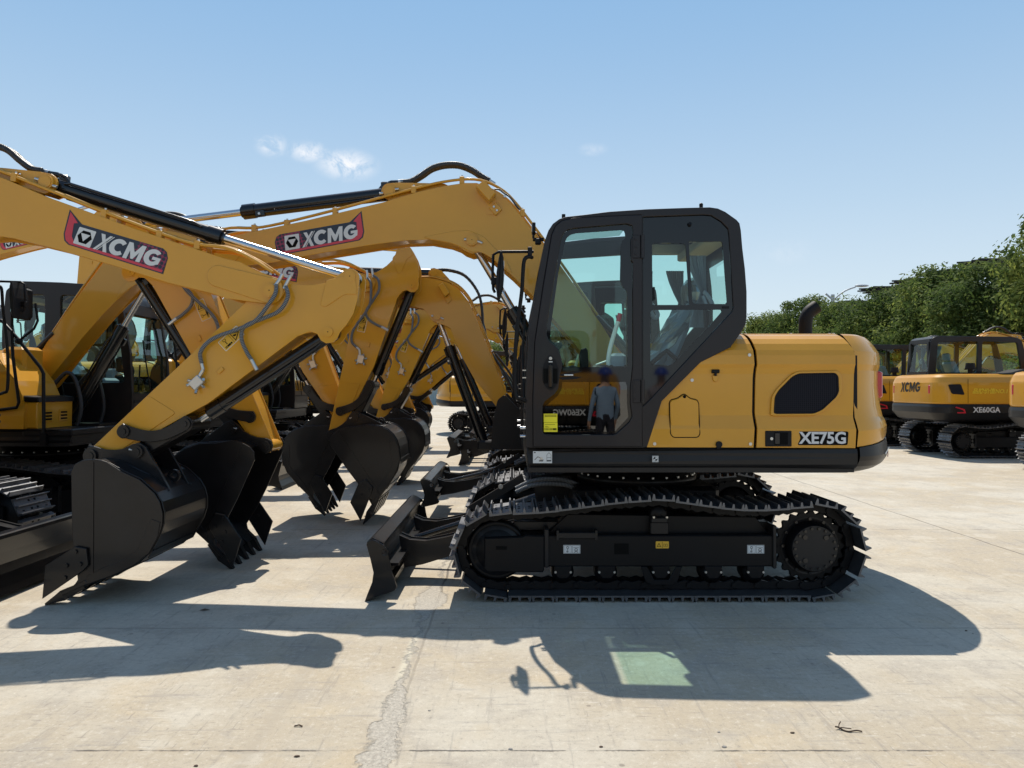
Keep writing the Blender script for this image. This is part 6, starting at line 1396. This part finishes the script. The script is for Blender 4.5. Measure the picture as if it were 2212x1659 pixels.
def trunk_mesh(seed, H):
    rr = random.Random(seed); mb = MB(); mb.mat('bark'); mb.cyl((0, 0, 0), (.05, .02, H * .45), .14, .09, n=10); mb.cyl((.05, .02, H * .45), (.0, .0, H * .8), .09, .03, n=8)
    for k in range(7): a = rr.uniform(0, 6.28); z = H * rr.uniform(.2, .6); mb.cyl((.03, .01, z), (cos(a) * H * .22, sin(a) * H * .22, z + H * rr.uniform(.12, .28)), .05, .012, n=6)
    return mb.mesh('trunk')
CR = [crown_mesh(s_, 6.6, 2.7, .3, 120, 260, .085) for s_ in (1, 2, 3)]; TK = [trunk_mesh(s_, 6.0) for s_ in (1, 2)]
tr_rand = random.Random(9)
tl = ['tree at the right edge of the picture, tallest crown', 'tree second from the right edge, pale leaf tips', 'tree third from the right edge, behind the right cab', 'tree behind the round-tailed excavator cabs', 'tree just right of the lamp post foot', 'tree standing right below the street lamp', 'tree left of the street lamp', 'tree behind the exhaust pipe', 'tree left of the exhaust pipe', 'small far tree left of the exhaust pipe', 'far tree above the rear of the black cab', 'farthest tree of the line, beside the black cab']
Yp = 23.0
for i in range(12):
    x = 17.7 + tr_rand.uniform(-.6, .6); s_ = tr_rand.uniform(.99, 1.12) * (1.02 if i == 0 else 1.0) * (.94 if i in (1, 4, 8) else 1)
    r = empty('tree', (x, Yp, 0), tr_rand.uniform(0, 6), (s_, s_, s_ * (1.12 if i == 0 else 1) * tr_rand.uniform(.93, 1.06)), tl[i], 'tree', 'trees in a line along the right of the yard'); inst('crown', CR[i % 3], r); inst('trunk', TK[i % 2], r)
    Yp += 3.9 + i * .30
for i in range(9):   # front row of lower shrubs
    x = 14.9 + tr_rand.uniform(-.5, .5); s_ = tr_rand.uniform(.48, .60); Y_ = 22 + i * 4.8
    r = empty('shrub', (x + 1.2, Y_, 0), tr_rand.uniform(0, 6), (s_ * 1.1, s_ * 1.1, s_), 'round pale green shrub number %s in front of the tree line at the right' % ['one, nearest', 'two', 'three', 'four', 'five', 'six', 'seven', 'eight', 'nine, farthest'][i], 'shrub', 'shrubs in front of the trees'); inst('crown', CR[(i + 1) % 3], r); inst('trunk', TK[i % 2], r)
r = empty('tree', (-.9, 38, 0), 1, (.62, .62, .62), 'small far tree seen between the rows left of the nearest cab', 'tree'); inst('crown', CR[0], r); inst('trunk', TK[0], r)

# dark layered canopies behind the trees
mat('thatch', (.022, .022, .024), .9, bump=.4, bscale=12)
def m_canopy(mb):
    rr = random.Random(3); mb.mat('thatch')
    for k in range(9):
        zt = 7.0 - .11 * k; w0 = .34 * k ** 1.1 + rr.uniform(0, .12); hy = .95 - .05 * k
        xr = 2.3 - .04 * k; w0 = min(w0 * .7, 1.6)
        pts = [(w0, 0)] + [(w0 + .35 + (j % 2) * .25, -hy * j / 4) for j in range(1, 5)] + [(xr, -hy), (xr, hy)] + [(w0 + .35 + (j % 2) * .25, hy * j / 4) for j in range(4, 0, -1)]
        n = len(pts); vs = [(x, y, zt - .10) for x, y in pts] + [(x, y, zt - .02) for x, y in pts]
        mb.add(vs, [list(range(n))[::-1], [n + j for j in range(n)]] + [[j, (j + 1) % n, n + (j + 1) % n, n + j] for j in range(n)])
    mb.mat('bark')
    for x in (1.7, 2.1): mb.cyl((x, 0, 0), (x, 0, 6.2), .10, n=8)
cl = ['dark layered canopy nearest the right, above the leafy crowns', 'dark layered canopy second from the right', 'dark layered canopy just right of the street lamp head', 'dark layered canopy behind the street lamp pole', 'farthest dark layered canopy left of the street lamp']
for i, (X_, Y_, z_) in enumerate([(19.5, 33.3, 1.0), (19.5, 36.1, .995), (19.5, 39.0, 1.0), (19.5, 42.7, 1.01), (19.6, 46.5, .96)]):
    o = inst('canopy', mesh('canopy', m_canopy)); o.location = (X_, Y_, 0); o.scale = (1, 1, z_); tag(o, cl[i], 'canopy', 'dark canopies behind the trees')

# street lamp
mat('lamppaint', (.52, .53, .55), .4)
def m_lamp(mb):
    mb.mat('lamppaint'); mb.cyl((0, 0, 0), (0, 0, 6.95), .11, .085, n=12); mb.cyl((0, 0, 6.55), (0, 0, 7.0), .11, n=12)
    mb.tube([(0, 0, 6.6), (.35, 0, 6.95), (.8, 0, 7.25), (1.35, 0, 7.45)], .045, 8, res=4); mb.tube([(0, 0, 6.7), (-.42, 0, 7.05)], .06, 8)
    mb.box(-.06, .06, -.08, .08, 6.5, 6.75)
lp = empty('street_lamp', (18.6, 44, 0), 0, (.98, .98, .98), 'grey street lamp with one long arm reaching right above the trees', 'street lamp')
inst('pole', mesh('lamp_pole', m_lamp), lp)
mb = MB(); mb.mat('lamppaint'); mb.sphere((1.72, 0, 7.52), .42, 1, .45, .2); inst('lamp_head', mb.mesh('lamp_head'), lp)

# pale factory hall far behind the rows
def hall():
    m = mat('corrugated', (.36, .42, .42), .6); t = m.node_tree; p = t.nodes['Principled BSDF']; co = N(t, 'ShaderNodeTexCoord'); wv = N(t, 'ShaderNodeTexWave'); wv.inputs['Scale'].default_value = 1.6; t.links.new(co.outputs['Object'], wv.inputs['Vector']); b = N(t, 'ShaderNodeBump'); b.inputs['Strength'].default_value = .8; b.inputs['Distance'].default_value = .06; t.links.new(wv.outputs['Fac'], b.inputs['Height']); t.links.new(b.outputs[0], p.inputs['Normal'])
    mat('roofblue', (.25, .30, .36), .5)
    r = empty('factory_hall', (-28, 66, 0), 0, (1, 1, 1), 'long pale corrugated hall low behind the rows of excavators', 'building')
    mb = MB(); mb.mat('corrugated'); mb.box(-34, 26, 0, 14, 0, 5.4); inst('wall', mb.mesh('hall_wall'), r)
    mb = MB(); mb.mat('roofblue'); vs = [(-34.4, -.4, 5.4), (26.4, -.4, 5.4), (26.4, 7, 6.3), (-34.4, 7, 6.3), (-34.4, 14.4, 5.4), (26.4, 14.4, 5.4)]; mb.add(vs, [[0, 1, 2, 3], [3, 2, 5, 4], [0, 3, 4], [1, 5, 2], [0, 4, 5, 1]]); inst('roof', mb.mesh('hall_roof'), r)
    for k in range(9):
        mb = MB(); mb.mat('maskglass'); mb.box(-31 + k * 6.2, -28.6 + k * 6.2, -.05, .02, 2.8, 4.0); wd = inst('window', mb.mesh('hall_window'), r)
hall()
